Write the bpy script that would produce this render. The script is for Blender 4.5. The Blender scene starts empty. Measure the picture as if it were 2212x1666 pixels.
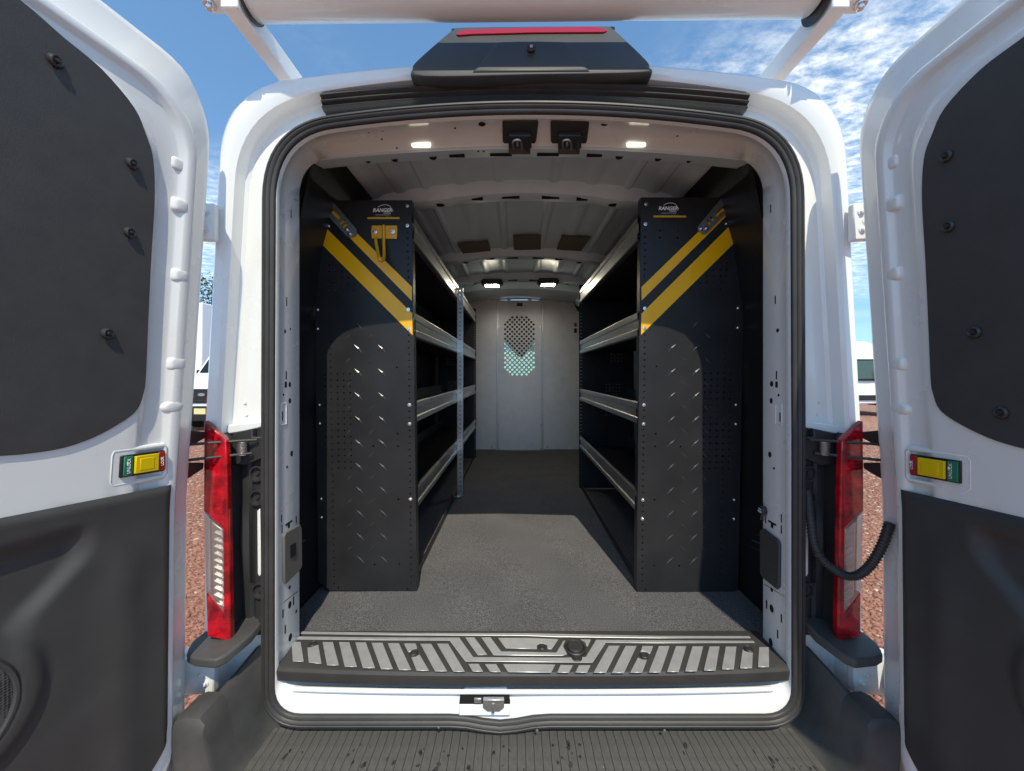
import bpy, bmesh, math, random
import numpy as np
from mathutils import Vector, Matrix

random.seed(7)
np.random.seed(7)
sc = bpy.context.scene
COL = sc.collection

# ------------------------------------------------------------------ camera, sky, sun, exposure
FPX, CX, CY = 800.0, 1112.0, 808.0          # focal length and principal point in a 2212 x 1666 frame
CAMX, CAMZ = -0.056, 1.62
cam_d = bpy.data.cameras.new("camera")
cam = bpy.data.objects.new("camera", cam_d)
COL.objects.link(cam)
cam.location = (CAMX, 0, CAMZ)
cam.rotation_euler = (math.pi / 2, 0, 0)
cam_d.sensor_width = 36
cam_d.lens = FPX / 2212 * 36
cam_d.shift_x = (1106 - CX) / 2212
cam_d.shift_y = (CY - 833) / 2212
cam_d.clip_start = 0.02
cam_d.clip_end = 2000
sc.camera = cam

SUN_TRAVEL = Vector((-0.160, 1.0, -1.34))
world = bpy.data.worlds.new("World")
sc.world = world
world.use_nodes = True
wn, wl = world.node_tree.nodes, world.node_tree.links
bg = wn["Background"]
sky = wn.new("ShaderNodeTexSky")
sky.sky_type = 'NISHITA'
sky.sun_disc = False
ts = -SUN_TRAVEL
sky.sun_elevation = math.atan2(ts.z, math.hypot(ts.x, ts.y))
sky.sun_rotation = math.atan2(ts.x, ts.y)
sky.air_density = 1.0
sky.dust_density = 0.0
sky.ozone_density = 3.0
tc = wn.new("ShaderNodeTexCoord")
sep = wn.new("ShaderNodeSeparateXYZ"); wl.new(tc.outputs["Generated"], sep.inputs[0])
lift = wn.new("ShaderNodeVectorMath"); lift.operation = 'ADD'; lift.inputs[1].default_value = (0, 0, 0.16)
nrm = wn.new("ShaderNodeVectorMath"); nrm.operation = 'NORMALIZE'
wl.new(tc.outputs["Generated"], lift.inputs[0]); wl.new(lift.outputs[0], nrm.inputs[0]); wl.new(nrm.outputs[0], sky.inputs["Vector"])
zc = wn.new("ShaderNodeMath"); zc.operation = 'MAXIMUM'; wl.new(sep.outputs["Z"], zc.inputs[0]); zc.inputs[1].default_value = 0.08
dv = wn.new("ShaderNodeVectorMath"); dv.operation = 'DIVIDE'
cb = wn.new("ShaderNodeCombineXYZ")
for i in range(3): wl.new(zc.outputs[0], cb.inputs[i])
wl.new(tc.outputs["Generated"], dv.inputs[0]); wl.new(cb.outputs[0], dv.inputs[1])
CLOUD_OFF = (1.25, 2.2)
def wnoise(scale, detail, rough, off, dist=0.0):
    m = wn.new("ShaderNodeMapping"); m.inputs["Location"].default_value = off
    m.inputs["Scale"].default_value = (1.0, 1.5, 1.0); m.inputs["Rotation"].default_value = (0, 0, 0.6)
    wl.new(dv.outputs[0], m.inputs[0])
    n = wn.new("ShaderNodeTexNoise"); n.inputs["Scale"].default_value = scale
    n.inputs["Detail"].default_value = detail; n.inputs["Roughness"].default_value = rough
    n.inputs["Distortion"].default_value = dist
    wl.new(m.outputs[0], n.inputs["Vector"])
    return n
def wramp(src, a, b):
    r = wn.new("ShaderNodeMapRange"); r.interpolation_type = 'SMOOTHSTEP'
    r.inputs["From Min"].default_value = a; r.inputs["From Max"].default_value = b
    wl.new(src, r.inputs["Value"]); return r
fine = wramp(wnoise(11.0, 7, 0.66, (3.1, 0.4, 0), 0.12).outputs["Fac"], 0.28, 0.98)
big = wramp(wnoise(0.42, 2, 0.5, (CLOUD_OFF[0], CLOUD_OFF[1], 0)).outputs["Fac"], 0.60, 0.42)
mul = wn.new("ShaderNodeMath"); mul.operation = 'MULTIPLY'
wl.new(fine.outputs[0], mul.inputs[0]); wl.new(big.outputs[0], mul.inputs[1])
low = wramp(sep.outputs["Z"], 0.04, 0.30)
mul2 = wn.new("ShaderNodeMath"); mul2.operation = 'MULTIPLY'
mul3 = wn.new("ShaderNodeMath"); mul3.operation = 'MULTIPLY'
wl.new(mul.outputs[0], mul3.inputs[0]); wl.new(low.outputs[0], mul3.inputs[1])
wl.new(mul3.outputs[0], mul2.inputs[0]); mul2.inputs[1].default_value = 0.58
mixc = wn.new("ShaderNodeMix"); mixc.data_type = 'RGBA'
wl.new(mul2.outputs[0], mixc.inputs["Factor"])
hsv = wn.new("ShaderNodeHueSaturation"); hsv.inputs["Saturation"].default_value = 1.16; hsv.inputs["Value"].default_value = 0.92
wl.new(sky.outputs[0], hsv.inputs["Color"]); wl.new(hsv.outputs[0], mixc.inputs["A"]); mixc.inputs["B"].default_value = (9.4, 9.4, 9.4, 1)
wl.new(mixc.outputs["Result"], bg.inputs["Color"])
bg.inputs["Strength"].default_value = 0.15

sun_d = bpy.data.lights.new("sun", 'SUN')
sun_d.energy = 2.0
sun_d.angle = math.radians(0.55)
sun_d.color = (1.0, 0.975, 0.935)
sun = bpy.data.objects.new("sun", sun_d)
COL.objects.link(sun)
sun.rotation_euler = SUN_TRAVEL.to_track_quat('-Z', 'Y').to_euler()
sun.location = (1, -6, 9)

sc.view_settings.view_transform = 'Standard'
sc.view_settings.look = 'None'
sc.view_settings.exposure = 1.15
sc.view_settings.gamma = 1.0
sc.view_settings.use_white_balance = True
sc.view_settings.white_balance_temperature = 7950
sc.view_settings.white_balance_tint = 4
sc.view_settings.use_curve_mapping = False
sc.render.engine = 'CYCLES'
sc.cycles.max_bounces = 10
sc.cycles.transparent_max_bounces = 12
sc.cycles.use_denoising = True

# ------------------------------------------------------------------ materials
MAT = {}
def mat(name, color, rough=0.5, metal=0.0, coat=0.0, bump=None, vary=None, trans=0.0, emit=None, spec=0.5, coat_rough=0.08, ior=1.45):
    """bump = (scale, strength, distance); vary = (scale, amount, second colour or None)"""
    m = bpy.data.materials.new(name); m.use_nodes = True
    nt = m.node_tree; p = nt.nodes["Principled BSDF"]
    c = (*color, 1) if len(color) == 3 else color
    p.inputs["Base Color"].default_value = c
    p.inputs["Roughness"].default_value = rough
    p.inputs["Metallic"].default_value = metal
    p.inputs["Coat Weight"].default_value = coat
    p.inputs["Coat Roughness"].default_value = coat_rough
    p.inputs["Specular IOR Level"].default_value = spec
    p.inputs["IOR"].default_value = ior
    p.inputs["Transmission Weight"].default_value = trans
    if emit:
        p.inputs["Emission Color"].default_value = (*emit[0], 1)
        p.inputs["Emission Strength"].default_value = emit[1]
    if bump or vary:
        t = nt.nodes.new("ShaderNodeTexCoord")
    if vary:
        n = nt.nodes.new("ShaderNodeTexNoise"); n.inputs["Scale"].default_value = vary[0]
        n.inputs["Detail"].default_value = 5; n.inputs["Roughness"].default_value = 0.6
        nt.links.new(t.outputs["Object"], n.inputs["Vector"])
        r = nt.nodes.new("ShaderNodeMapRange"); r.inputs["From Min"].default_value = 0.3; r.inputs["From Max"].default_value = 0.7
        nt.links.new(n.outputs["Fac"], r.inputs["Value"])
        mx = nt.nodes.new("ShaderNodeMix"); mx.data_type = 'RGBA'
        nt.links.new(r.outputs[0], mx.inputs["Factor"])
        c2 = vary[2] if len(vary) > 2 and vary[2] else tuple(max(0, min(1, x * (1 + vary[1]))) for x in c[:3])
        c1 = c[:3] if len(vary) > 2 and vary[2] else tuple(x * (1 - vary[1]) for x in c[:3])
        mx.inputs["A"].default_value = (*c1, 1); mx.inputs["B"].default_value = (*c2, 1)
        nt.links.new(mx.outputs["Result"], p.inputs["Base Color"])
        rr = nt.nodes.new("ShaderNodeMapRange")
        rr.inputs["To Min"].default_value = max(0, rough - 0.06); rr.inputs["To Max"].default_value = min(1, rough + 0.06)
        nt.links.new(n.outputs["Fac"], rr.inputs["Value"]); nt.links.new(rr.outputs[0], p.inputs["Roughness"])
    if bump:
        n2 = nt.nodes.new("ShaderNodeTexNoise"); n2.inputs["Scale"].default_value = bump[0]
        n2.inputs["Detail"].default_value = 3
        nt.links.new(t.outputs["Object"], n2.inputs["Vector"])
        b = nt.nodes.new("ShaderNodeBump"); b.inputs["Strength"].default_value = bump[1]; b.inputs["Distance"].default_value = bump[2]
        nt.links.new(n2.outputs["Fac"], b.inputs["Height"]); nt.links.new(b.outputs["Normal"], p.inputs["Normal"])
    MAT[name] = m
    return m

mat("white_paint", (0.735, 0.75, 0.74), 0.28, coat=0.7, coat_rough=0.05, bump=(260, 0.03, 0.001), vary=(3, 0.015))
mat("white_far", (0.78, 0.79, 0.79), 0.3, coat=0.3)
mat("rack_white", (0.82, 0.83, 0.82), 0.28, coat=0.5, coat_rough=0.1)
mat("primer_grey", (0.51, 0.63, 0.69), 0.34, coat=0.25, coat_rough=0.15, bump=(40, 0.05, 0.002), vary=(5, 0.06))
mat("header_grey", (0.57, 0.70, 0.77), 0.42, coat=0.04, coat_rough=0.2, bump=(60, 0.04, 0.002), vary=(7, 0.05))
mat("rubber", (0.035, 0.034, 0.033), 0.52, bump=(900, 0.12, 0.0006), vary=(9, 0.2))
mat("dark_hole", (0.006, 0.006, 0.006), 0.9)
mat("black_plastic", (0.028, 0.028, 0.029), 0.5, bump=(1400, 0.25, 0.0005), vary=(6, 0.15))
mat("spoiler_plastic", (0.045, 0.047, 0.047), 0.55, bump=(1400, 0.2, 0.0005), vary=(5, 0.12))
mat("bumper_plastic", (0.058, 0.057, 0.056), 0.55, bump=(1200, 0.3, 0.0006), vary=(12, 0.22))
mat("tread_plastic", (0.098, 0.096, 0.092), 0.6, bump=(700, 0.3, 0.0006), vary=(34, 0.45, (0.055, 0.054, 0.052)))
mat("board", (0.046, 0.046, 0.046), 0.60, bump=(420, 0.35, 0.0008), vary=(20, 0.10))
mat("trim_plastic", (0.044, 0.044, 0.044), 0.58, bump=(900, 0.35, 0.0006), vary=(14, 0.10))
mat("clip_black", (0.03, 0.03, 0.03), 0.35)
mat("powder_black", (0.020, 0.0205, 0.022), 0.40, spec=0.32, coat=0.0, bump=(700, 0.06, 0.0006), vary=(6, 0.2))
mat("tread_black", (0.03, 0.03, 0.032), 0.30, spec=0.5)
mat("wall_black", (0.012, 0.0125, 0.014), 0.5, bump=(300, 0.1, 0.001))
mat("stripe_yellow", (0.86, 0.44, 0.006), 0.38, coat=0.2, vary=(8, 0.05))
mat("hook_yellow", (0.72, 0.36, 0.01), 0.35, coat=0.3)
mat("zinc", (0.72, 0.74, 0.76), 0.22, metal=1.0)
mat("galv", (0.42, 0.43, 0.44), 0.35, metal=0.9, vary=(60, 0.1))
mat("aluminium", (0.56, 0.56, 0.55), 0.36, metal=1.0, bump=(90, 0.05, 0.001), vary=(18, 0.08))
mat("partition_grey", (0.60, 0.60, 0.615), 0.36, metal=0.25, bump=(320, 0.35, 0.0012), vary=(10, 0.06))
mat("partition_edge", (0.50, 0.50, 0.52), 0.3, metal=0.5)
mat("white_print", (0.8, 0.8, 0.78), 0.6)
mat("sill_insert", (0.33, 0.335, 0.345), 0.42, metal=0.25, vary=(30, 0.1))
mat("sill_black", (0.038, 0.037, 0.036), 0.5, bump=(900, 0.3, 0.0006), vary=(10, 0.15))
mat("jamb_pad", (0.13, 0.12, 0.11), 0.55, bump=(900, 0.2, 0.0005))
mat("pad_olive", (0.13, 0.12, 0.075), 0.7, bump=(80, 0.3, 0.002))
mat("lamp_lit", (0.9, 0.9, 0.85), 0.3, emit=((1.0, 0.98, 0.92), 0.8))
mat("lamp_bright", (0.9, 0.9, 0.85), 0.3, emit=((1.0, 0.98, 0.93), 38.0))
mat("lever_yellow", (0.72, 0.50, 0.01), 0.4, coat=0.2)
mat("label_green", (0.012, 0.17, 0.10), 0.5)
mat("label_red", (0.33, 0.02, 0.02), 0.5)
mat("bezel_black", (0.012, 0.012, 0.013), 0.35)
mat("water", (0.9, 0.95, 1.0), 0.02, trans=1.0, ior=1.33)
mat("wet_plastic", (0.035, 0.034, 0.033), 0.25)
mat("tyre", (0.02, 0.02, 0.02), 0.8)
mat("rim", (0.45, 0.45, 0.46), 0.35, metal=0.8)
mat("grille_black", (0.015, 0.015, 0.016), 0.4)
mat("plate", (0.70, 0.62, 0.30), 0.5)
mat("headlamp", (0.7, 0.72, 0.74), 0.1, metal=0.6)
mat("bark", (0.10, 0.075, 0.055), 0.9, bump=(12, 0.8, 0.03))
mat("leaf", (0.055, 0.095, 0.025), 0.6, vary=(1.2, 0.45))
mat("seat_grey", (0.03, 0.03, 0.033), 0.8)
mat("stone", (0.37, 0.175, 0.125), 0.85, vary=(23, 0.5, (0.23, 0.10, 0.07)))

def glassy(name, tint, mixf, rough=0.02, base=(0.8, 0.8, 0.8), metal=0.0, bump=None):
    m = bpy.data.materials.new(name); m.use_nodes = True
    nt = m.node_tree; p = nt.nodes["Principled BSDF"]; out = nt.nodes["Material Output"]
    p.inputs["Base Color"].default_value = (*base, 1); p.inputs["Roughness"].default_value = rough; p.inputs["Metallic"].default_value = metal
    tr = nt.nodes.new("ShaderNodeBsdfTransparent"); tr.inputs[0].default_value = (*tint, 1)
    mx = nt.nodes.new("ShaderNodeMixShader"); mx.inputs[0].default_value = mixf
    nt.links.new(tr.outputs[0], mx.inputs[1]); nt.links.new(p.outputs[0], mx.inputs[2]); nt.links.new(mx.outputs[0], out.inputs[0])
    if bump:
        t = nt.nodes.new("ShaderNodeTexCoord"); n = nt.nodes.new("ShaderNodeTexBrick")
        n.inputs["Scale"].default_value = bump[0]; n.inputs["Mortar Size"].default_value = 0.06
        mp = nt.nodes.new("ShaderNodeMapping"); mp.inputs["Rotation"].default_value = (math.pi / 2, 0, 0)
        nt.links.new(t.outputs["Object"], mp.inputs[0]); nt.links.new(mp.outputs[0], n.inputs["Vector"])
        b = nt.nodes.new("ShaderNodeBump"); b.inputs["Strength"].default_value = bump[1]; b.inputs["Distance"].default_value = 0.004
        nt.links.new(n.outputs["Fac"], b.inputs["Height"]); nt.links.new(b.outputs["Normal"], p.inputs["Normal"])
    MAT[name] = m
glassy("windscreen", (0.62, 0.86, 0.79), 0.10, 0.03)
glassy("dark_glass", (0.05, 0.07, 0.08), 0.6, 0.03, base=(0.02, 0.03, 0.035))
glassy("teal_glass", (0.4, 0.62, 0.56), 0.6, 0.05, base=(0.10, 0.17, 0.15))
glassy("clear_lens", (0.93, 0.90, 0.88), 0.40, 0.10, base=(0.75, 0.72, 0.70), metal=0.7, bump=(42, 0.8))

def lens_red():
    m = mat("lens_red", (0.42, 0.004, 0.010), 0.12, coat=0.6, coat_rough=0.03)
    nt = m.node_tree; p = nt.nodes["Principled BSDF"]
    t = nt.nodes.new("ShaderNodeTexCoord")
    mp = nt.nodes.new("ShaderNodeMapping"); mp.inputs["Rotation"].default_value = (math.pi / 2, 0, 0)
    nt.links.new(t.outputs["Object"], mp.inputs[0])
    br = nt.nodes.new("ShaderNodeTexBrick"); br.inputs["Scale"].default_value = 15; br.inputs["Mortar Size"].default_value = 0.09
    br.inputs["Color1"].default_value = (0.72, 0.006, 0.018, 1); br.inputs["Color2"].default_value = (0.42, 0.003, 0.010, 1)
    br.inputs["Mortar"].default_value = (0.55, 0.004, 0.014, 1)
    nt.links.new(mp.outputs[0], br.inputs["Vector"]); nt.links.new(br.outputs["Color"], p.inputs["Base Color"])
    b = nt.nodes.new("ShaderNodeBump"); b.inputs["Strength"].default_value = 0.35; b.inputs["Distance"].default_value = 0.003
    nz = nt.nodes.new("ShaderNodeTexNoise"); nz.inputs["Scale"].default_value = 22; nz.inputs["Detail"].default_value = 4
    nt.links.new(t.outputs["Object"], nz.inputs["Vector"])
    rm = nt.nodes.new("ShaderNodeMapRange"); rm.inputs["From Min"].default_value = 0.40; rm.inputs["From Max"].default_value = 0.62
    rm.inputs["To Min"].default_value = 0.35; rm.inputs["To Max"].default_value = 1.0
    nt.links.new(nz.outputs["Fac"], rm.inputs["Value"])
    ml = nt.nodes.new("ShaderNodeMix"); ml.data_type = 'RGBA'; ml.blend_type = 'MULTIPLY'; ml.inputs["Factor"].default_value = 1.0
    nt.links.new(br.outputs["Color"], ml.inputs["A"]); nt.links.new(rm.outputs[0], ml.inputs["B"])
    nt.links.new(ml.outputs["Result"], p.inputs["Base Color"])
    nt.links.new(br.outputs["Fac"], b.inputs["Height"]); nt.links.new(b.outputs["Normal"], p.inputs["Normal"])
lens_red()
mat("brake_red", (0.36, 0.002, 0.006), 0.12, coat=0.25, bump=(120, 0.35, 0.002))

def carpet():
    m = mat("carpet", (0.10, 0.095, 0.09), 0.95, spec=0.1)
    nt = m.node_tree; p = nt.nodes["Principled BSDF"]
    t = nt.nodes.new("ShaderNodeTexCoord")
    v = nt.nodes.new("ShaderNodeTexNoise"); v.inputs["Scale"].default_value = 280; v.inputs["Detail"].default_value = 4; v.inputs["Roughness"].default_value = 0.7
    l = nt.nodes.new("ShaderNodeTexNoise"); l.inputs["Scale"].default_value = 4; l.inputs["Detail"].default_value = 3
    nt.links.new(t.outputs["Object"], v.inputs["Vector"]); nt.links.new(t.outputs["Object"], l.inputs["Vector"])
    r = nt.nodes.new("ShaderNodeValToRGB")
    r.color_ramp.elements[0].position = 0.36; r.color_ramp.elements[0].color = (0.038, 0.038, 0.041, 1)
    r.color_ramp.elements[1].position = 0.64; r.color_ramp.elements[1].color = (0.182, 0.182, 0.196, 1)
    nt.links.new(v.outputs["Fac"], r.inputs[0])
    mx = nt.nodes.new("ShaderNodeMix"); mx.data_type = 'RGBA'; mx.blend_type = 'MULTIPLY'; mx.inputs["Factor"].default_value = 1.0
    r2 = nt.nodes.new("ShaderNodeValToRGB")
    r2.color_ramp.elements[0].position = 0.35; r2.color_ramp.elements[0].color = (0.86, 0.86, 0.86, 1)
    r2.color_ramp.elements[1].position = 0.65; r2.color_ramp.elements[1].color = (1, 0.99, 0.98, 1)
    nt.links.new(l.outputs["Fac"], r2.inputs[0])
    nt.links.new(r.outputs[0], mx.inputs["A"]); nt.links.new(r2.outputs[0], mx.inputs["B"])
    nt.links.new(mx.outputs["Result"], p.inputs["Base Color"])
    b = nt.nodes.new("ShaderNodeBump"); b.inputs["Strength"].default_value = 0.9; b.inputs["Distance"].default_value = 0.003
    nt.links.new(v.outputs["Fac"], b.inputs["Height"]); nt.links.new(b.outputs["Normal"], p.inputs["Normal"])
carpet()

def gravel_ground():
    m = mat("gravel", (0.27, 0.14, 0.105), 0.9, spec=0.25)
    nt = m.node_tree; p = nt.nodes["Principled BSDF"]
    t = nt.nodes.new("ShaderNodeTexCoord")
    v = nt.nodes.new("ShaderNodeTexVoronoi"); v.inputs["Scale"].default_value = 38
    nt.links.new(t.outputs["Object"], v.inputs["Vector"])
    n = nt.nodes.new("ShaderNodeTexNoise"); n.inputs["Scale"].default_value = 0.6; n.inputs["Detail"].default_value = 6
    nt.links.new(t.outputs["Object"], n.inputs["Vector"])
    s = nt.nodes.new("ShaderNodeSeparateColor"); nt.links.new(v.outputs["Color"], s.inputs[0])
    r = nt.nodes.new("ShaderNodeValToRGB"); e = r.color_ramp.elements
    e[0].position = 0.0; e[0].color = (0.17, 0.078, 0.056, 1)
    e[1].position = 0.55; e[1].color = (0.34, 0.165, 0.115, 1)
    x = e.new(0.9); x.color = (0.44, 0.25, 0.19, 1)
    x = e.new(0.97); x.color = (0.62, 0.55, 0.45, 1)
    nt.links.new(s.outputs[0], r.inputs[0])
    mx = nt.nodes.new("ShaderNodeMix"); mx.data_type = 'RGBA'; mx.blend_type = 'MULTIPLY'; mx.inputs["Factor"].default_value = 0.5
    nt.links.new(r.outputs[0], mx.inputs["A"]); nt.links.new(n.outputs["Color"], mx.inputs["B"])
    mx.inputs["B"].default_value = (0.8, 0.8, 0.8, 1)
    nt.links.new(r.outputs[0], p.inputs["Base Color"])
    b = nt.nodes.new("ShaderNodeBump"); b.inputs["Strength"].default_value = 1.0; b.inputs["Distance"].default_value = 0.012
    nt.links.new(v.outputs["Distance"], b.inputs["Height"]); b.invert = True
    nt.links.new(b.outputs["Normal"], p.inputs["Normal"])
gravel_ground()

def mesh_grille():
    m = mat("speaker_mesh", (0.03, 0.03, 0.031), 0.5)
    nt = m.node_tree; p = nt.nodes["Principled BSDF"]
    t = nt.nodes.new("ShaderNodeTexCoord")
    v = nt.nodes.new("ShaderNodeTexVoronoi"); v.inputs["Scale"].default_value = 190; v.inputs["Randomness"].default_value = 0.15
    nt.links.new(t.outputs["Object"], v.inputs["Vector"])
    r = nt.nodes.new("ShaderNodeValToRGB")
    r.color_ramp.elements[0].position = 0.30; r.color_ramp.elements[0].color = (0.004, 0.004, 0.004, 1)
    r.color_ramp.elements[1].position = 0.5; r.color_ramp.elements[1].color = (0.09, 0.09, 0.092, 1)
    nt.links.new(v.outputs["Distance"], r.inputs[0]); nt.links.new(r.outputs[0], p.inputs["Base Color"])
mesh_grille()

# ------------------------------------------------------------------ helpers
def W(px, py, d):
    """point at depth d (m) that the photograph shows at px,py of a 2212 x 1666 view"""
    return Vector((CAMX + (px - CX) / FPX * d, d, CAMZ - (py - CY) / FPX * d))
Zc = lambda z: CAMZ + z                                 # heights are noted relative to the lens

def link(name, me, material, parent=None, smooth=None):
    o = bpy.data.objects.new(name, me)
    COL.objects.link(o)
    if material is not None and not me.materials:
        me.materials.append(MAT[material])
    if parent is not None:
        o.parent = parent
        if parent.type == 'EMPTY':
            o.matrix_parent_inverse = Matrix.Translation(parent.location).inverted()
    if smooth is not None:
        me.shade_smooth(); me.set_sharp_from_angle(angle=math.radians(smooth))
    return o

def thing(name, label, cat, loc, group=None):
    o = bpy.data.objects.new(name, None); COL.objects.link(o)
    o.location = loc; o.empty_display_size = 0.2
    o["label"] = label; o["category"] = cat
    if group: o["group"] = group
    return o
def tag(o, label, cat, group=None):
    o["label"] = label; o["category"] = cat
    if group: o["group"] = group
    return o
def struct(o): o["kind"] = "structure"; return o

def newmesh(name, vs, fs):
    me = bpy.data.meshes.new(name)
    me.from_pydata([tuple(v) for v in vs], [], [tuple(f) for f in fs])
    me.validate(); me.update()
    return me
def fixn(me):
    bm = bmesh.new(); bm.from_mesh(me); bmesh.ops.recalc_face_normals(bm, faces=bm.faces); bm.to_mesh(me); bm.free(); return me
def bev(o, w, seg=2, ang=30):
    m = o.modifiers.new("bevel", 'BEVEL'); m.width = w; m.segments = seg; m.limit_method = 'ANGLE'; m.angle_limit = math.radians(ang)
    m.harden_normals = False
    o.data.shade_smooth(); o.data.set_sharp_from_angle(angle=math.radians(40))
    return o

def loft(name, loops, material, parent=None, closed=True, caps=(False, False), smooth=35, flip=False):
    n = len(loops[0]); vs = [p for l in loops for p in l]; fs = []
    for k in range(len(loops) - 1):
        for i in range(n if closed else n - 1):
            j = (i + 1) % n
            q = (k * n + i, k * n + j, (k + 1) * n + j, (k + 1) * n + i)
            fs.append(q)
    if caps[0]: fs.append(tuple(range(n))[::-1])
    if caps[1]: fs.append(tuple(range((len(loops) - 1) * n, len(loops) * n)))
    me = fixn(newmesh(name, vs, fs))
    return link(name, me, material, parent, smooth)

def box_me(name, x0, x1, y0, y1, z0, z1):
    vs = [(x, y, z) for x in (x0, x1) for y in (y0, y1) for z in (z0, z1)]
    return fixn(newmesh(name, vs, [(0, 1, 3, 2), (4, 6, 7, 5), (0, 4, 5, 1), (2, 3, 7, 6), (0, 2, 6, 4), (1, 5, 7, 3)]))
def box(name, x0, x1, y0, y1, z0, z1, material, parent=None, b=0.0):
    o = link(name, box_me(name, x0, x1, y0, y1, z0, z1), material, parent)
    if b: bev(o, b)
    return o

def prism(name, pts, vec, material, parent=None, b=0.0, seg=2):
    """polygon of 3D points pushed along vec"""
    n = len(pts); vec = Vector(vec)
    vs = [Vector(p) for p in pts] + [Vector(p) + vec for p in pts]
    fs = [tuple(range(n)), tuple(range(2 * n - 1, n - 1, -1))] + [(i, (i + 1) % n, n + (i + 1) % n, n + i) for i in range(n)]
    o = link(name, fixn(newmesh(name, vs, fs)), material, parent)
    if b: bev(o, b, seg)
    return o

def plate(name, outline, holes, thick, frame, material, parent=None):
    """flat plate with real holes: outline, holes = lists of 2D points; frame(a, b, c) -> 3D"""
    cu = bpy.data.curves.new(name, 'CURVE'); cu.dimensions = '2D'; cu.fill_mode = 'BOTH'; cu.extrude = thick / 2
    for poly in [outline] + holes:
        s = cu.splines.new('POLY'); s.points.add(len(poly) - 1); s.use_cyclic_u = True
        for i, p in enumerate(poly): s.points[i].co = (p[0], p[1], 0, 1)
    ob = bpy.data.objects.new(name, cu)
    me = bpy.data.meshes.new_from_object(ob)
    bpy.data.objects.remove(ob); bpy.data.curves.remove(cu)
    for v in me.vertices: v.co = frame(v.co.x, v.co.y, v.co.z)
    me.update(); me.name = name
    me.materials.clear()
    fixn(me)
    return link(name, me, material, parent)
def circ(x, y, r, n=10): return [(x + r * math.cos(2 * math.pi * i / n), y + r * math.sin(2 * math.pi * i / n)) for i in range(n)]

def text(name, s, size, frame, material, parent, shear=0.0, bold=0.0, align='CENTER', thick=0.0003):
    cu = bpy.data.curves.new(name, 'FONT'); cu.body = s; cu.size = size; cu.align_x = align; cu.shear = shear; cu.offset = bold; cu.extrude = thick
    ob = bpy.data.objects.new(name, cu)
    me = bpy.data.meshes.new_from_object(ob)
    bpy.data.objects.remove(ob); bpy.data.curves.remove(cu)
    for v in me.vertices: v.co = frame(v.co.x, v.co.y, v.co.z)
    me.update(); me.materials.clear()
    return link(name, me, material, parent)

def tube(name, pts, r, material, parent=None, n=10, closed=False, radii=None, smooth=40):
    pts = [Vector(p) for p in pts]; loops = []
    up = Vector((0, 0, 1))
    prev = None
    for i, p in enumerate(pts):
        t = (pts[min(i + 1, len(pts) - 1)] - pts[max(i - 1, 0)]).normalized()
        if prev is None:
            a = t.cross(up)
            if a.length < 0.1: a = t.cross(Vector((1, 0, 0)))
            a.normalize()
        else:
            a = (prev - t * prev.dot(t)).normalized()
        prev = a; b = t.cross(a)
        rr = radii[i] if radii else r
        loops.append([p + rr * (a * math.cos(2 * math.pi * k / n) + b * math.sin(2 * math.pi * k / n)) for k in range(n)])
    return loft(name, loops, material, parent, True, (True, True), smooth)

def spline(pts, per=8):
    pts = [Vector(p) for p in pts]; out = []
    for i in range(len(pts) - 1):
        p0 = pts[max(i - 1, 0)]; p1 = pts[i]; p2 = pts[i + 1]; p3 = pts[min(i + 2, len(pts) - 1)]
        for k in range(per):
            t = k / per
            out.append(0.5 * ((2 * p1) + (p2 - p0) * t + (2 * p0 - 5 * p1 + 4 * p2 - p3) * t * t + (3 * p1 - p0 - 3 * p2 + p3) * t ** 3))
    out.append(pts[-1]); return out

def bolt_me():
    prof = [(0.0, 0.0075), (0.0035, 0.0075), (0.0046, 0.0066), (0.0050, 0.0022), (0.0078, 0.0020), (0.0082, 0.0)]
    n = 12; vs = []; fs = []
    for r, h in prof:
        for k in range(n): vs.append((r * math.cos(2 * math.pi * k / n), -h, r * math.sin(2 * math.pi * k / n)))
    for j in range(len(prof) - 1):
        for k in range(n): fs.append((j * n + k, j * n + (k + 1) % n, (j + 1) * n + (k + 1) % n, (j + 1) * n + k))
    me = fixn(newmesh("bolt", vs, fs)); me.shade_smooth(); me.set_sharp_from_angle(angle=math.radians(35)); return me
BOLT = bolt_me(); BOLT.materials.append(MAT["zinc"])
BOLT_WHITE = BOLT.copy(); BOLT_WHITE.materials.clear(); BOLT_WHITE.materials.append(MAT["white_paint"])
BOLT_BLACK = BOLT.copy(); BOLT_BLACK.materials.clear(); BOLT_BLACK.materials.append(MAT["clip_black"])
def bolt(p, parent, scale=1.0, facing=(0, -1, 0), me=None, name="bolt"):
    o = bpy.data.objects.new(name, me or BOLT); COL.objects.link(o); o.parent = parent
    if parent is not None and parent.type == 'EMPTY': o.matrix_parent_inverse = Matrix.Translation(parent.location).inverted()
    o.location = p; o.scale = (scale,) * 3
    o.rotation_mode = 'QUATERNION'
    o.rotation_quaternion = Vector((0, -1, 0)).rotation_difference(Vector(facing))
    return o

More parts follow.
